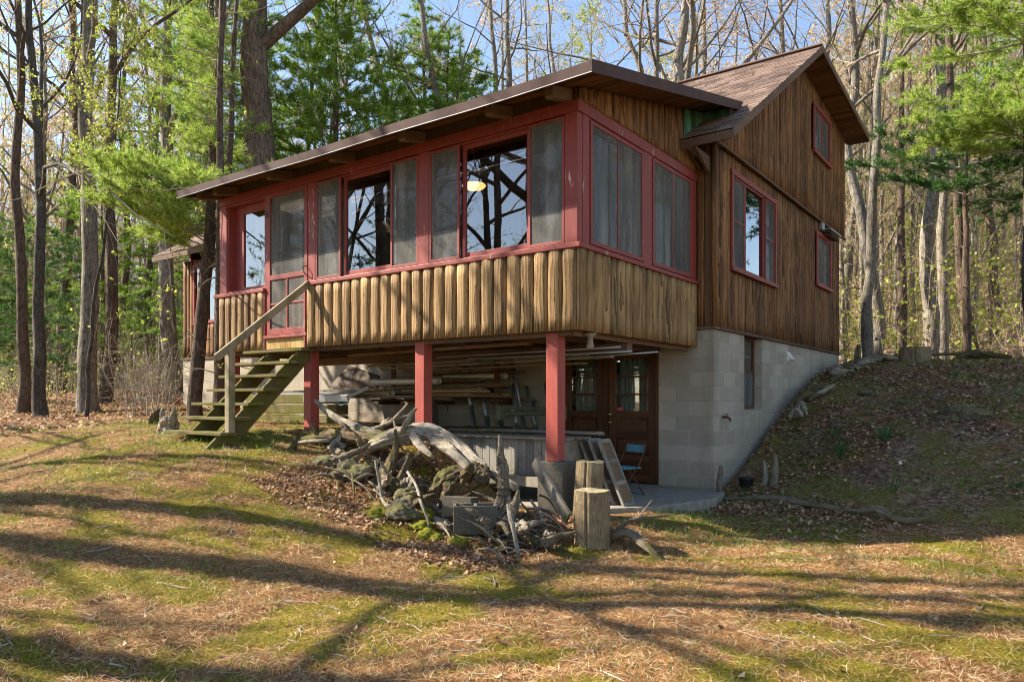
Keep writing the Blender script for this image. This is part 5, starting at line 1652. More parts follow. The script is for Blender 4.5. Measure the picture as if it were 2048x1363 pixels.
def plant_tree(name, parts, loc, label, cat='tree', group=None, rz=0, s=1.0):
    o = thing(name, label, cat, loc, rz, group); o.scale = (s, s, s)
    crown = None
    for nm, me in parts:
        c = bpy.data.objects.new({'branches': 'crown'}.get(nm, nm), me); COL.objects.link(c)
        c.parent = crown if (nm in ('leaves', 'needles') and crown) else o
        if nm == 'branches': crown = c
    return o
RV = np.array([math.cos(R(36.3145)), math.sin(R(36.3145))])
HERO = [
    (-13.23, -2.89, 0.127, 15, -0.035, 0.33, 'dark', 1, 'dark-barked young maple with a forked trunk and yellow new leaves near the left edge'),
    (-13.50, -1.85, 0.202, 19, -0.019, 0.4, 'grey', 2, 'thick straight grey trunk left of the pine boughs'),
    (-15.88, -0.50, 0.168, 18, 0.013, 0.45, 'brown', 3, 'brown trunk close behind the thick straight grey one'),
    (-15.31, -2.57, 0.127, 18, -0.015, 0.4, 'brown', 4, 'straight brown trunk nearest the left edge of the picture'),
    (-22.23, 1.04, 0.180, 18, 0.000, 0.45, 'brown', 5, 'reddish-brown trunk between the two leftmost dark trunks'),
    (-12.04, -2.64, 0.046, 8, 0.100, 0.5, 'dark', 6, 'very thin dark sapling leaning right in the left woods'),
    (-23.64, 3.72, 0.156, 17, -0.004, 0.4, 'brown', 7, 'slim trunk behind and right of the thick grey one'),
    (-25.73, 5.91, 0.184, 17, -0.003, 0.4, 'brown', 8, 'slim far trunk seen left of the white broken stump'),
    (-17.27, 2.20, 0.254, 17, 0.005, 0.45, 'pale', 9, 'pale-based trunk with roots just left of the cabin wing'),
    (-14.25, 3.02, 0.58, 22, -0.030, 0.42, 'oak', 10, 'massive oak trunk rising behind the left end of the porch roof'),
    (-15.08, 2.57, 0.143, 17, -0.038, 0.5, 'grey', 11, 'grey trunk behind the bright pine boughs'),
    (-23.63, 7.46, 0.184, 18, -0.119, 0.4, 'grey', 12, 'leaning grey trunk with forked top against the sky left of the oak'),
    (-17.53, 6.97, 0.142, 17, 0.050, 0.35, 'grey', 13, 'slender trunk in the pine greenery behind the porch roof'),
    (-14.50, 11.68, 0.210, 19, -0.257, 0.3, 'grey', 14, 'slanting trunk leaning left behind the middle of the porch roof'),
    (-11.78, 9.96, 0.187, 19, -0.138, 0.35, 'grey', 15, 'trunk leaning left behind the right half of the porch roof'),
    (-12.29, 12.07, 0.202, 19, -0.009, 0.4, 'grey', 16, 'straight trunk behind the porch roof peak, left one'),
    (-11.85, 12.39, 0.184, 18, -0.069, 0.4, 'grey', 17, 'trunk crossing just right of the straight one behind the roof peak'),
    (-13.71, 17.23, 0.196, 18, -0.048, 0.35, 'grey', 18, 'thin forked trunk right above the porch roof corner'),
    (-11.29, 16.52, 0.184, 18, -0.107, 0.35, 'grey', 19, 'leaning bare trunk right of the porch roof corner'),
    (-6.67, 12.47, 0.163, 18, 0.000, 0.5, 'grey', 20, 'straight dark trunk behind the shingled roof, left one'),
    (-4.97, 12.48, 0.282, 19, -0.028, 0.4, 'pale', 21, 'big pale-barked tree with wide crooked limbs behind the shingled roof'),
    (-5.56, 15.77, 0.195, 18, -0.251, 0.5, 'pale', 22, 'crooked pale limb-like trunk leaning far left behind the shingled roof'),
    (-7.36, 24.38, 0.185, 17, -0.038, 0.35, 'grey', 23, 'thin trunk behind the shingled roof left of the ridge end'),
    (-4.14, 19.30, 0.229, 18, -0.023, 0.42, 'grey', 24, 'reddish-grey trunk just left of the gable peak'),
    (-2.42, 18.07, 0.195, 18, 0.015, 0.42, 'grey', 25, 'grey trunk just right of the gable peak'),
    (-2.91, 22.69, 0.184, 18, 0.069, 0.4, 'grey', 26, 'dark trunk leaning right behind the gable overhang'),
    (0.36, 9.58, 0.131, 16, 0.041, 0.45, 'grey', 27, 'slim grey trunk standing closest to the right side of the cabin'),
    (0.10, 12.48, 0.177, 17, -0.084, 0.45, 'grey', 28, 'grey trunk leaning left across the slim one beside the cabin'),
    (-0.57, 19.44, 0.124, 15, 0.013, 0.35, 'pale', 29, 'pale thin trunk right of the pair beside the cabin'),
    (1.25, 13.33, 0.211, 17, 0.025, 0.5, 'pale', 30, 'stout pale trunk, left of the pair behind the plank bench'),
    (1.45, 14.10, 0.153, 17, 0.008, 0.5, 'pale', 31, 'slimmer pale trunk, right of the pair behind the plank bench'),
    (2.35, 12.90, 0.155, 16, -0.063, 0.5, 'brown', 32, 'brown trunk leaning left, right of the plank bench'),
    (1.30, 22.05, 0.147, 16, -0.004, 0.4, 'pale', 33, 'slim pale trunk right behind the plank bench end'),
    (2.28, 21.53, 0.159, 16, -0.006, 0.4, 'brown', 34, 'brown far trunk near the right edge behind the bank'),
]
for x, y, r, hh, ln, f0, bk, sd_, lab in HERO:
    young = sd_ in (1, 6)
    right = x > -9 and y > 8
    leafmat = 'bud' if (young or sd_ in (3, 8, 9, 29, 33)) else ('bud_tan' if (right or sd_ % 2) else 'bud')
    pr = deciduous(sd_ + 200, r, hh, (RV[0] * ln, RV[1] * ln), f0, 10, 'bark_' + bk, leafmat, 3200 if young else 1500, .085 if young else .075,
                   18 if young else 13, .05 if sd_ not in (21, 22, 28) else .11, 1.0, 'twig' if sd_ % 3 else 'twig_pink', True, .32 if young else (.42 if sd_ in (21, 22) else .28))
    plant_tree('maple_tree' if young else ('oak_tree' if bk == 'oak' else 'bare_tree'), pr, (x, y, hz(x, y)), lab)

# pines that carry the green boughs
PINES = [
    # x, y, r, H, lean(right), z0, kwargs, label
    (-7.0, -2.70, .085, 12, .015, 4.8, dict(seed=301, blen=.8, mat='needles', density=.5, dead=22, az=(2.2, 1.3), zmax=7), 'single slim pine trunk standing tight against the left end of the porch'),
    (-8.35, -2.40, .125, 13, .065, 3.0, dict(seed=302, blen=1.75, mat='needles_bright', density=2.6, dead=14, az=(3.9, 1.1), step=.22, nper=7, tuft=20, zmax=4.5, nl=.13, nw=.009), 'pine with leaning trunk and bright green boughs left of the porch roof'),
    (-7.72, -2.35, .09, 11, .050, 4.7, dict(seed=303, blen=1.0, mat='needles_bright', density=2.0, dead=10, az=(3.75, 1.3), zmax=7.0, step=.34, nper=5, nl=.13, nw=.008), 'second leaning trunk close beside the pine with bright green boughs'),
    (-15.3, 2.2, .14, 16, .0, 8.6, dict(seed=305, blen=2.6, mat='needles_bright', density=1.0, nper=4, nw=.014, nl=.14, tuft=13), 'pine with yellow-green boughs in front of the massive oak'),
    (-15.5, 6.8, .2, 15, .0, 4.0, dict(seed=306, blen=3.9, mat='needles', density=1.2, nper=6, nw=.017, nl=.16, tuft=12), 'dark green pine right of the massive oak behind the porch roof'),
    (-13.2, 9.5, .18, 13, .02, 4.0, dict(seed=307, blen=3.7, mat='needles', density=1.1, nper=6, nw=.017, nl=.16, tuft=12), 'dark green pine behind the middle of the porch roof'),
    (-15.8, 11.5, .2, 16, .0, 6.0, dict(seed=308, blen=3.4, mat='needles', density=.7, nper=5, nw=.02, nl=.18, tuft=11), 'tall pine rising above the two dark green ones'),
    (-17.5, 3.6, .2, 17, .0, 4.5, dict(seed=309, blen=3.3, mat='needles', density=.8, nper=5, nw=.018, nl=.17, tuft=12), 'tall pine left of the massive oak'),
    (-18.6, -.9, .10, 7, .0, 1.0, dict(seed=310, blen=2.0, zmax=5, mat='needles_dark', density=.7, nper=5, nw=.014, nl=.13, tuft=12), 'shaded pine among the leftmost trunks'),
    (-20.5, 1.6, .10, 8, .0, 1.2, dict(seed=311, blen=2.2, zmax=6, mat='needles', density=.7, nper=5, nw=.015, nl=.14, tuft=12), 'pine with sunlit low boughs in the left woods'),
    (-22.5, 6.5, .1, 8, .0, 1.2, dict(seed=312, blen=2.0, mat='needles', density=.8, nper=6, nw=.015, nl=.14, tuft=12), 'low bushy pine at the end of the grassy path'),
    (3.62, 8.3, .155, 14, -.010, 4.2, dict(seed=313, blen=2.1, mat='needles_bright', density=2.2, dead=16, nper=7, nw=.011, nl=.13, tuft=20, az=(3.7, 1.1), gap=(5.3, 6.1), step=.28, zmax=7.0), 'pine with broad bright green boughs at the right edge'),
    (4.3, 12.5, .16, 15, .0, 6.6, dict(seed=314, blen=3.2, mat='needles', density=.8, nper=5, nw=.015, nl=.15, tuft=13, az=(3.4, 1.4)), 'pine with high boughs at the top right corner'),
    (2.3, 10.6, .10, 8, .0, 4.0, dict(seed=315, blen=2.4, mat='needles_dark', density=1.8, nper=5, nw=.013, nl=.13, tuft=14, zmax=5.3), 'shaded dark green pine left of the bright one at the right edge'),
    (.1, 16.5, .16, 15, .0, 10.5, dict(seed=316, blen=2.4, mat='needles', density=.6, nper=4, nw=.015, nl=.15, tuft=12), 'tall pine whose boughs show above the slim trunk beside the cabin'),
]
for x, y, r, hh, ln, z0, kw, lab in PINES:
    sd_ = kw.pop('seed')
    pr = pine(sd_, r, hh, (RV[0] * ln, RV[1] * ln), z0, **kw)
    plant_tree('pine_tree', pr, (x, y, hz(x, y)), lab)

# trees on the lawn side, left of and behind the camera: they throw the long shadows and show in the window panes
SHADE = [(-9.2, -8.75, .17, 15, 401), (-8.2, -10.0, .19, 16, 402), (-10.7, -12.3, .15, 15, 403), (-7.6, -14.8, .30, 18, 431), (-9.2, -15.6, .36, 18, 432), (-13.5, -9.65, .15, 15, 404), (-15.5, -13.2, .22, 17, 405), (-7.2, -11.0, .13, 14, 406),
         (-12.5, -10.6, .12, 13, 413), (-17.5, -7.6, .14, 15, 414),
         (-5.5, -15.5, .20, 16, 407), (-9.0, -18.5, .24, 18, 408), (-13.5, -19.0, .20, 17, 409), (-2.5, -17.5, .16, 15, 410), (-18.0, -17.5, .22, 17, 411), (.5, -20.5, .2, 16, 412)]
for i, (x, y, r, hh, sd_) in enumerate(SHADE):
    wide = sd_ in (402, 401, 406)
    pr = deciduous(sd_, r, hh, (0, 0), .42 if wide else .34, 12, 'bark_oak' if i % 2 else 'bark_dark', 'bud_tan', 120, .05, 16 if wide else 14, .06, .8, 'twig', True, .46 if wide else .30, .1 if wide else .35, .8 if wide else 1.05)
    plant_tree('bare_tree', pr, (x, y, hz(x, y)), 'bare tree across the lawn mirrored in the porch windows', group='trees across the lawn')
for i, (x, y, hh, sd_, z0) in enumerate(((-14.5, -10.9, 7.5, 421, 1.6), (-21, -22, 15, 422, 2.5), (-12, -25, 16, 423, 2.5), (-5, -24, 15, 424, 3.0))):
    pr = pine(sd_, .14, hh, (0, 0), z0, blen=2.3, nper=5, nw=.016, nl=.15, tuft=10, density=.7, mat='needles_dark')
    plant_tree('pine_tree', pr, (x, y, hz(x, y)), 'dark pine across the lawn mirrored in the porch windows', group='pines across the lawn')

# ------------------------------------------------------------------ the deeper woods: individuals sharing a few meshes
variants = []
for i in range(9):
    variants.append(deciduous(500 + i, (.10, .13, .16, .19)[i % 4], 15 + (i % 4), ((i % 3 - 1) * .03, (i % 2) * .03), .30 + .04 * (i % 3), 6, ('bark_grey', 'bark_pale', 'bark_pale')[i % 3],
                              ('bud_tan', 'bud', 'bud_tan')[i % 3], 2600, .11, 15, .06, 1.0, ('twig_pink', 'twig', 'twig')[i % 3], True, .30))
pvar = [pine(540 + i, .15, 14, (0, 0), 2.2 + 2 * i, sides=6, blen=2.8, nper=5, nw=.022, nl=.2, tuft=9, density=.6, dead=6, mat=('needles', 'needles_dark')[i]) for i in range(2)]
rw = random.Random(77)
CX, CY = 3.907, -9.538
def at_px(px, d):
    u = (px - 1024) / 1469.77
    return (CX + d * (u * RV[0] - RV[1]), CY + d * (u * RV[1] + RV[0]))
def free(x, y, pad=1.2):
    if -13.6 - pad < x < .9 + pad and -1 < y < 8.6 + pad: return False
    return all((x - a[0]) ** 2 + (y - a[1]) ** 2 > .5 for a in placed)
placed = [(h[0], h[1]) for h in HERO] + [(p_[0], p_[1]) for p_ in PINES]
ZONES = [((-60, 420), (22, 58), 58, 'bare trunk deep in the left woods', 'trees deep in the left woods'),
         ((520, 1700), (24, 62), 84, 'bare treetop showing behind the cabin roofs', 'trees behind the cabin roofs'),
         ((1690, 2110), (22, 66), 74, 'bare trunk on the wooded slope right of the cabin', 'trees on the slope right of the cabin')]
for (p0, p1), (d0, d1), n, lab, grp in ZONES:
    for i in range(n):
        for _ in range(30):
            d = d0 + (d1 - d0) * rw.random() ** .8; x, y = at_px(rw.uniform(p0, p1), d)
            if free(x, y): break
        placed.append((x, y))
        v = variants[rw.randrange(9)]
        s_ = rw.uniform(.45, 1.2)
        plant_tree('bare_tree', v, (x, y, hz(x, y)), lab, group=grp, rz=rw.uniform(0, 6.28), s=s_)
for (p0, p1), (d0, d1), n, lab, grp in (((-60, 420), (24, 50), 14, 'pine deep in the left woods', 'pines deep in the left woods'), ((540, 1000), (30, 50), 9, 'pine far behind the porch roof', 'pines far behind the porch roof'),
                                      ((1800, 2110), (30, 55), 4, 'far pine on the wooded slope at the right', 'pines on the slope')):
    for i in range(n):
        for _ in range(30):
            x, y = at_px(rw.uniform(p0, p1), rw.uniform(d0, d1))
            if free(x, y): break
        placed.append((x, y))
        plant_tree('pine_tree', pvar[rw.randrange(2)], (x, y, hz(x, y)), lab, group=grp, rz=rw.uniform(0, 6.28), s=rw.uniform(.6, 1.0) if p0 > 0 else rw.uniform(.3, .6))

# saplings and undergrowth nobody could count
def undergrowth(name, zones, mat, leafmat, seed, lab, leafsize=.07, per=(6, 2.2), leaves=6):
    rg = np.random.default_rng(seed); tb = Tubes(); LP = []
    for (p0, p1), (d0, d1), n in zones:
        for i in range(n):
            d = d0 + (d1 - d0) * rg.random() ** .7
            x, y = at_px(rg.uniform(p0, p1), d)
            if -13.3 < x < .9 and -1 < y < 8.2: continue
            z = hz(x, y); hgt = rg.uniform(.8, per[1] * 1.8)
            p, _ = polyline((x, y, z - .05), unit(np.array([rg.normal() * .25, rg.normal() * .25, 1.])), hgt, 6, rg, .10)
            sc = d / 25
            tb.add(p, np.linspace(.012, .004, 7) * max(.7, sc), 3, rg.random())
            for k in range(per[0]):
                a = rg.integers(1, 6)
                q, _ = polyline(p[a], unit(rg.normal(size=3) * [1, 1, .35] + [0, 0, .25]), hgt * rg.uniform(.2, .5), 4, rg, .2)
                tb.add(q, np.linspace(.005, .0025, 5) * max(.7, sc), 3, rg.random())
                LP.append(q[1:])
    o = bpy.data.objects.new(name, tb.mesh(name, mat)); COL.objects.link(o)
    kind(o, 'stuff', lab, 'undergrowth')
    if leafmat:
        LP = np.concatenate(LP); idx = rg.integers(0, len(LP), len(LP) * leaves // 4)
        V, F, B = leafquads(LP[idx] + rg.normal(size=(len(idx), 3)) * .06, leafsize, rg, .1, .8)
        o2 = bpy.data.objects.new('undergrowth_leaves', raw_mesh('undergrowth_leaves', V, F, B, leafmat)); COL.objects.link(o2)
        kind(o2, 'stuff', 'young leaves on the ' + lab, 'undergrowth')
undergrowth('undergrowth', [((1690, 2080), (17, 48), 520)], 'twig_pink', 'bud', 11, 'thin saplings on the slope right of the cabin', .10, (6, 3.4), 8)
undergrowth('undergrowth', [((-40, 370), (17, 45), 560)], 'twig', 'bud', 12, 'tangled brush in the left woods', .07, (7, 1.6), 2)
undergrowth('undergrowth', [((1690, 2080), (34, 60), 420)], 'twig_pink', 'bud', 17, 'taller saplings far up the slope', .13, (8, 5.5), 7)
undergrowth('undergrowth', [((250, 350), (13.5, 19), 70)], 'twig', None, 13, 'dead brushwood heaped left of the cabin wing', .07, (9, 1.1), 0)
# far woods: one mass of thin trunks and twigs closing the view
def far_woods(seed, n, rng_px, dr, lab, mat, leafmat, nl):
    rg = np.random.default_rng(seed); tb = Tubes(); LP = []
    for i in range(n):
        x, y = at_px(rg.uniform(*rng_px), rg.uniform(*dr)); z = hz(x, y); hh = rg.uniform(10, 17)
        p, _ = polyline((x, y, z - .5), unit(np.array([rg.normal() * .05, rg.normal() * .05, 1.])), hh, 6, rg, .03)
        tb.add(p, np.linspace(rg.uniform(.08, .2), .03, 7), 4, rg.random())
        for k in range(16):
            u = rg.uniform(1.2, 6); a = int(min(u, 5)); q0 = p[a] + (p[a + 1] - p[a]) * (u - a)
            q, _ = polyline(q0, unit(np.array([rg.normal(), rg.normal(), abs(rg.normal()) * .9 + .3])), rg.uniform(1.2, 4), 4, rg, .14)
            tb.add(q, np.linspace(.032, .012, 5), 3, rg.random()); LP.append(q[1:])
            for j in range(2):
                q2, _ = polyline(q[rg.integers(1, 4)], unit(rg.normal(size=3) + [0, 0, .4]), rg.uniform(.8, 2), 3, rg, .2)
                tb.add(q2, np.linspace(.015, .008, 4), 3, rg.random()); LP.append(q2)
    o = bpy.data.objects.new('far_woods', tb.mesh('far_woods', mat)); COL.objects.link(o); kind(o, 'stuff', lab, 'woods')
    LP = np.concatenate(LP); idx = rg.integers(0, len(LP), nl)
    V, F, B = leafquads(LP[idx] + rg.normal(size=(nl, 3)) * .3, .2, rg, .1, .8)
    o = bpy.data.objects.new('far_woods_leaves', raw_mesh('far_woods_leaves', V, F, B, leafmat)); COL.objects.link(o); kind(o, 'stuff', 'haze of buds on the ' + lab, 'woods')
far_woods(21, 300, (1660, 2150), (52, 95), 'distant woods on the hillside at the right', 'twig_pink', 'bud_tan', 20000)
far_woods(22, 260, (-80, 460), (48, 85), 'distant woods at the left', 'twig_pink', 'bud_tan', 7000)
far_woods(23, 240, (460, 1680), (55, 90), 'distant woods behind the cabin', 'twig_pink', 'bud', 6000)

def mirror_woods(seed, n, xr, yr, lab, nl):
    rg = np.random.default_rng(seed); tb = Tubes(); LP = []
    for i in range(n):
        x, y = rg.uniform(*xr), rg.uniform(*yr); z = hz(x, y); hh = rg.uniform(8, 15)
        p, _ = polyline((x, y, z - .5), unit(np.array([rg.normal() * .05, rg.normal() * .05, 1.])), hh, 6, rg, .03)
        tb.add(p, np.linspace(rg.uniform(.08, .22), .03, 7), 5, rg.random())
        for k in range(18):
            u = rg.uniform(1., 6); a = int(min(u, 5)); q0 = p[a] + (p[a + 1] - p[a]) * (u - a)
            q, _ = polyline(q0, unit(np.array([rg.normal(), rg.normal(), abs(rg.normal()) * .9 + .2])), rg.uniform(1, 3.5), 4, rg, .14)
            tb.add(q, np.linspace(.028, .009, 5), 3, rg.random()); LP.append(q[1:])
            for j in range(3):
                q2, _ = polyline(q[rg.integers(1, 4)], unit(rg.normal(size=3) + [0, 0, .4]), rg.uniform(.6, 1.6), 3, rg, .2)
                tb.add(q2, np.linspace(.010, .005, 4), 3, rg.random()); LP.append(q2)
    o = bpy.data.objects.new('mirrored_woods', tb.mesh('mirrored_woods', 'bark_dark')); COL.objects.link(o); kind(o, 'stuff', lab, 'woods')
    LP = np.concatenate(LP); idx = rg.integers(0, len(LP), nl)
    V, F, B = leafquads(LP[idx] + rg.normal(size=(nl, 3)) * .2, .14, rg, .1, .8)
    o = bpy.data.objects.new('mirrored_woods_leaves', raw_mesh('mirrored_woods_leaves', V, F, B, 'needles')); COL.objects.link(o); kind(o, 'stuff', 'young leaves of the ' + lab, 'woods')
mirror_woods(31, 120, (-50, 10), (-60, -26), 'woods across the lawn mirrored in the panes', 20000)
mirror_woods(32, 60, (9, 40), (-2, 30), 'woods right of the bank mirrored in the gable panes', 14000)

# ------------------------------------------------------------------ ground cover
def scatter(n, box, rg, dens=None, nearbias=None):
    X = rg.uniform(box[0], box[1], n); Y = rg.uniform(box[2], box[3], n)
    dx, dy = X - CX, Y - CY
    dep = -dx * RV[1] + dy * RV[0]; lat = dx * RV[0] + dy * RV[1]
    k = (dep > 2.6) & (np.abs(lat) < dep * .72 + .5)
    k &= ~((X > -6.3) & (X < .25) & (Y > -2.6) & (Y < 8))
    k &= ~((X > -13) & (X < .25) & (Y > -.02) & (Y < 7.3))
    if nearbias: k &= rg.random(n) < np.clip((nearbias / np.maximum(dep, 1)) ** 2, 0, 1)
    if dens is not None: k &= rg.random(n) < dens(X, Y)
    return X[k], Y[k]
def litter(name, n, box, seed, L, w, mat, lab, dens=None, nb=None, flat=.25, zoff=.004):
    rg = np.random.default_rng(seed); X, Y = scatter(n, box, rg, dens, nb)
    Z = H(X, Y) + zoff
    a = rg.uniform(0, 6.283, len(X))
    D_ = unit(np.stack([np.cos(a), np.sin(a), rg.normal(size=len(X)) * flat + flat * .5], 1))
    P = np.stack([X, Y, Z], 1)
    s_ = unit(np.cross(D_, rg.normal(size=(len(X), 3)) * .3 + [0, 0, 1])) * w / 2
    LL = (L * rg.uniform(.5, 1.3, len(X)))[:, None]
    mid = P + D_ * LL * .5 + rg.normal(size=(len(X), 3)) * .045 * L + [0, 0, .08 * L]
    e = P + D_ * LL - [0, 0, .15 * L]
    V = np.stack([P - s_, P + s_, mid + s_, mid - s_, e + s_ * .3, e - s_ * .3], 1).reshape(-1, 3)
    i = np.arange(len(X))[:, None] * 6
    F = np.concatenate([i + [0, 1, 2, 3], i + [3, 2, 4, 5]])
    o = bpy.data.objects.new(name, raw_mesh(name, V, F, np.repeat(rg.random(len(X)), 6), mat)); COL.objects.link(o)
    kind(o, 'stuff', lab, 'ground cover')
def leafscatter(name, n, box, seed, size, mat, lab, dens=None, nb=None):
    rg = np.random.default_rng(seed); X, Y = scatter(n, box, rg, dens, nb); m = len(X)
    P = np.stack([X, Y, H(X, Y) + .012 + rg.random(m) * .02], 1)
    nrm = unit(np.stack([rg.normal(size=m) * .45, rg.normal(size=m) * .45, np.ones(m)], 1))
    a = unit(np.cross(nrm, rg.normal(size=(m, 3)))); b = np.cross(nrm, a)
    L = (size * rg.uniform(.5, 1.4, m))[:, None]
    cup = nrm * L * .18
    V = np.stack([P - a * L * .5 + cup, P + b * L * .28, P + a * L * .5 + cup, P - b * L * .28], 1).reshape(-1, 3)
    i = np.arange(m)[:, None] * 4
    F = np.concatenate([i + [0, 1, 3], i + [1, 2, 3]])
    o = bpy.data.objects.new(name, raw_mesh(name, V, F, np.repeat(rg.random(m), 4), mat)); COL.objects.link(o)
    kind(o, 'stuff', lab, 'ground cover')
lawn = (-9, 7, -10, -.5)
strawd = lambda X, Y: np.clip(1.15 - moss_mask(X, Y) * .95, .1, 1) * (1 - mound_mask(X, Y) * .6)
litter('pine_straw', 700000, lawn, 1, .085, .0019, 'straw', 'brown pine needles scattered over the lawn', strawd, 5.0, .12)
litter('pine_straw', 160000, (-9, 9, -9.5, 3), 2, .10, .0042, 'straw', 'brown pine needles lying further back', lambda X, Y: strawd(X, Y) * ((-(X - CX) * RV[1] + (Y - CY) * RV[0]) > 6.0), 11, .12)
grassd = lambda X, Y: np.clip((fbm(X * 1.7, Y * 1.7, 71, 4) - .47) * 5, .02, 1) * (1 - mound_mask(X, Y) * .2)
def blades(name, n, box, seed, L, w, lab, dens, nb=None):
    litter_up(name, n, box, seed, L, w, 'grass', lab, dens, nb)
def litter_up(name, n, box, seed, L, w, mat, lab, dens, nb):
    rg = np.random.default_rng(seed); X, Y = scatter(n, box, rg, dens, nb); m = len(X)
    P = np.stack([X, Y, H(X, Y) - .004], 1)
    a = rg.uniform(0, 6.283, m)
    D_ = unit(np.stack([np.cos(a) * .5, np.sin(a) * .5, rg.uniform(.5, 1.1, m)], 1))
    s_ = unit(np.cross(D_, rg.normal(size=(m, 3)))) * w / 2
    LL = (L * rg.uniform(.4, 1.4, m))[:, None]
    mid = P + D_ * LL * .55; e = mid + unit(D_ + np.stack([np.cos(a), np.sin(a), -.2 * np.ones(m)], 1) * .6) * LL * .45
    V = np.stack([P - s_, P + s_, mid + s_ * .8, mid - s_ * .8, e + s_ * .1, e - s_ * .1], 1).reshape(-1, 3)
    i = np.arange(m)[:, None] * 6
    F = np.concatenate([i + [0, 1, 2, 3], i + [3, 2, 4, 5]])
    o = bpy.data.objects.new(name, raw_mesh(name, V, F, np.repeat(rg.random(m), 6), mat)); COL.objects.link(o)
    kind(o, 'stuff', lab, 'grass')
MAT['mossblade'] = m_leaf('moss_blades', [(.08, .075, .012), (.22, .185, .02), (.42, .34, .07)], .3)
litter_up('moss', 330000, (-9, 7, -10, -1), 23, .020, .004, 'mossblade', 'short yellow-green moss on the lawn', lambda X, Y: np.clip(moss_mask(X, Y) * 1.3 - .25 + (fbm(X * 7, Y * 7, 55, 3) - .5) * 1.5, 0, 1) * (1 - mound_mask(X, Y)), 6)
blades('grass', 120000, (-10, 8, -10, 1), 3, .055, .0035, 'sparse short grass on the lawn', grassd, 7)
ridge = lambda X, Y: np.exp(-((Y + 2.6 + .2 * np.sin(X * 2.3)) / .22) ** 2) * (X > .6) * .8 + np.exp(-((Y + 3.9) / .35) ** 2) * (X < -2.2) * .8 + np.exp(-((Y + 2.0) / .5) ** 2) * (X > .4) * (X < 1.6) * 1.0
blades('grass', 60000, (-7, 6, -5, 0), 4, .085, .0045, 'longer grass along the foot of the banks', ridge)
blades('grass', 70000, (-8, 7, -10, -1), 35, .085, .0042, 'small tufts of taller grass on the lawn', lambda X, Y: (vn(X * 6, Y * 6, 88) > .80) * (fbm(X * .8, Y * .8, 89, 2) > .42) * .9, 9)
blades('grass', 70000, (.4, 7, -2, 7), 36, .075, .005, 'green patches of grass on the bank', lambda X, Y: (fbm(X * 1.8, Y * 1.8, 93, 3) > .53) * .7)
blades('grass', 60000, (-22, -3.5, -7, 4), 5, .08, .007, 'green grass in the shade by the stairs and the path', lambda X, Y: np.clip((fbm(X * .9, Y * .9, 75, 3) - .42) * 4, 0.02, .8) * (1 - .6 * mound_mask(X, Y)))
leafscatter('dead_leaves', 60000, (.3, 8, -2, 10), 6, .062, 'oakleaf', 'dead oak leaves covering the bank', lambda X, Y: mound_mask(X, Y) * np.clip(fbm(X * 1.2, Y * 1.2, 90, 3) * 3.2 - 1.1, .08, 1))
leafscatter('dead_leaves', 26000, (-3, .2, -5, -3.0), 7, .05, 'oakleaf', 'dead leaves caught among the roots on the bank', lambda X, Y: np.clip((fbm(X * 1.5, Y * 1.5, 92, 3) - .3) * .9, 0, .4))
leafscatter('dead_leaves', 5200, (-8, 7, -9.5, -1.5), 8, .042, 'oakleaf', 'single dead leaves strewn over the lawn', lambda X, Y: .35 + 0 * X)
leafscatter('dead_leaves', 90000, (-34, -8, -9, 14), 9, .10, 'oakleaf', 'dead leaves under the left woods', lambda X, Y: mound_mask(X, Y) * .8)
MAT['slopeleaf'] = m_leaf('sunny_slope_leaves', [(.30, .18, .10), (.50, .36, .23), (.66, .54, .40)], .25, .8)
leafscatter('dead_leaves', 120000, (-8, 30, 9.5, 60), 10, .18, 'slopeleaf', 'dead leaves on the slope behind the bank', None)
def twigs(name, n, box, seed, L, lab):
    rg = np.random.default_rng(seed); X, Y = scatter(n, box, rg, None, 7); tb = Tubes()
    for x, y in zip(X, Y):
        a = rg.uniform(0, 6.28); l = L * rg.uniform(.4, 1.6)
        p, _ = polyline((x, y, hz(x, y) + .006), (math.cos(a), math.sin(a), .03), l, 5, rg, .13)
        p[:, 2] = H(p[:, 0], p[:, 1]) + .006 + rg.random(6) * .006
        r = rg.uniform(.0018, .0060)
        tb.add(p, np.linspace(r, r * .4, 6), 4, rg.random())
        if rg.random() < .5:
            q, _ = polyline(p[2], (math.cos(a + .7), math.sin(a + .7), .05), l * .4, 3, rg, .2); q[:, 2] = H(q[:, 0], q[:, 1]) + .012
            tb.add(q, np.linspace(r * .6, r * .3, 4), 3, rg.random())
    o = bpy.data.objects.new(name, tb.mesh(name, 'fallentwig')); COL.objects.link(o); kind(o, 'stuff', lab, 'twigs')
MAT['fallentwig'] = m_simple('fallen_twig', (.36, .30, .24), .9, 0, .5, 12, .2)
twigs('fallen_twigs', 1500, (-8, 7, -9.5, -1), 13, .17, 'small fallen twigs over the lawn')
twigs('fallen_twigs', 700, (.3, 6, -1, 7), 14, .25, 'small fallen twigs over the bank')

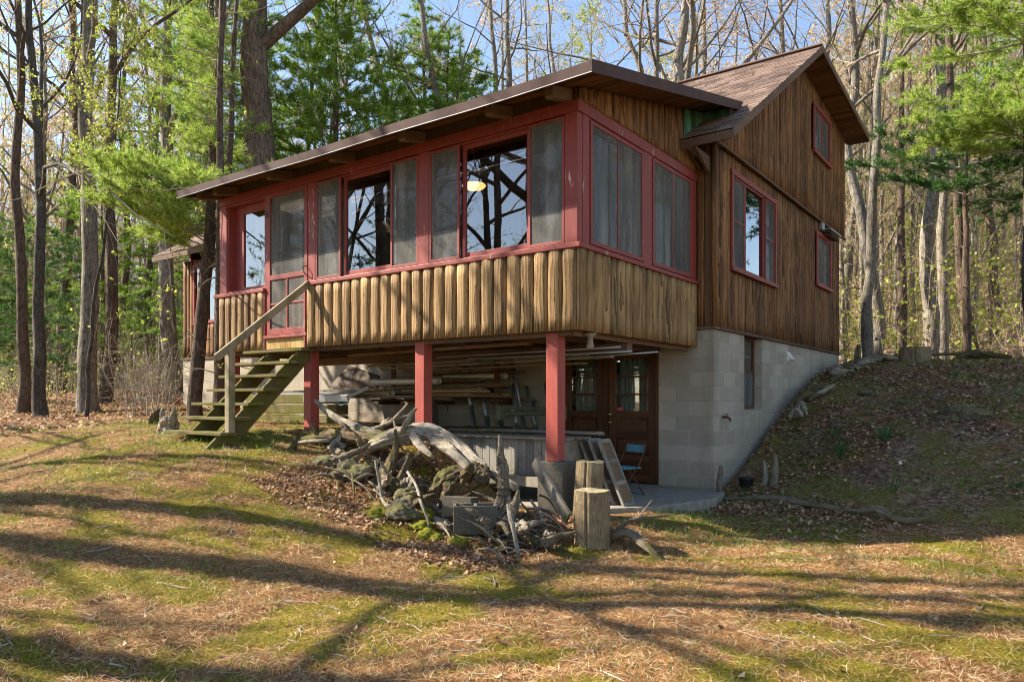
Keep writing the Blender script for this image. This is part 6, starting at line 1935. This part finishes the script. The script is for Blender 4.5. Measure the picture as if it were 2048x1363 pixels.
# daffodil clumps on the bank
def clump(x, y, n, L, seed, lab, flower=False):
    rg = np.random.default_rng(seed); P = []
    z = hz(x, y)
    o = thing('daffodil_clump', lab, 'daffodils', (x, y, z), 0, None)
    V, F = [], []
    for i in range(n):
        a = rg.uniform(0, 6.28); q = rg.uniform(0, .07); b0 = np.array([math.cos(a) * q, math.sin(a) * q, -.01]); l = L * rg.uniform(.55, 1.1)
        d = np.array([math.cos(a) * .25, math.sin(a) * .25, 1]); s_ = np.array([-math.sin(a), math.cos(a), 0]) * .006
        k = len(V)
        for t in (0, .35, .7, 1):
            c = b0 + d * l * t * (1 - .12 * t) + np.array([math.cos(a), math.sin(a), -.5]) * l * .22 * t * t
            w = 1 if t < .9 else .2
            V += [c - s_ * w, c + s_ * w]
        F += [(k + 2 * j, k + 2 * j + 1, k + 2 * j + 3, k + 2 * j + 2) for j in range(3)]
    m = M(); m.add(V, F, .3)
    part('blades', m, 'daffleaf', o, local=True)
    if flower:
        m = M(); m.tube(catmull([(0, 0, 0), (.03, .0, .18), (.09, .01, .33)], 4), .004, 5)
        part('stem', m, 'daffleaf', o, local=True)
        m = M(); c = np.array([.09, .01, .34])
        for i in range(6):
            a = i * 1.047; u = np.array([math.cos(a), .3 * math.sin(a) - .2, math.sin(a)]); v = np.array([-math.sin(a), 0, math.cos(a)])
            m.add([c, c + u * .014 + v * .007, c + u * .026, c + u * .014 - v * .007], [(0, 1, 2, 3)])
        part('flower', m, 'white', o, local=True)
MAT['daffleaf'] = m_leaf('daffodil_leaf', [(.04, .11, .035), (.08, .19, .05)], .3)
clump(1.62, .95, 26, .34, 1, 'daffodil clump in the middle of the bank, left of two')
clump(2.12, 1.35, 26, .34, 2, 'daffodil clump further right on the bank beside a flat stone')
clump(1.42, 1.6, 16, .26, 3, 'smaller green clump higher on the bank')
clump(2.45, -.35, 8, .22, 4, 'tall-stemmed clump with a white flower low on the bank', True)
clump(2.75, 2.3, 10, .22, 5, 'sparse green clump at the upper right of the bank')
clump(3.6, .0, 12, .16, 6, 'low green clump near the right edge')
clump(2.6, 4.6, 14, .28, 7, 'thin clump near the crest of the bank')
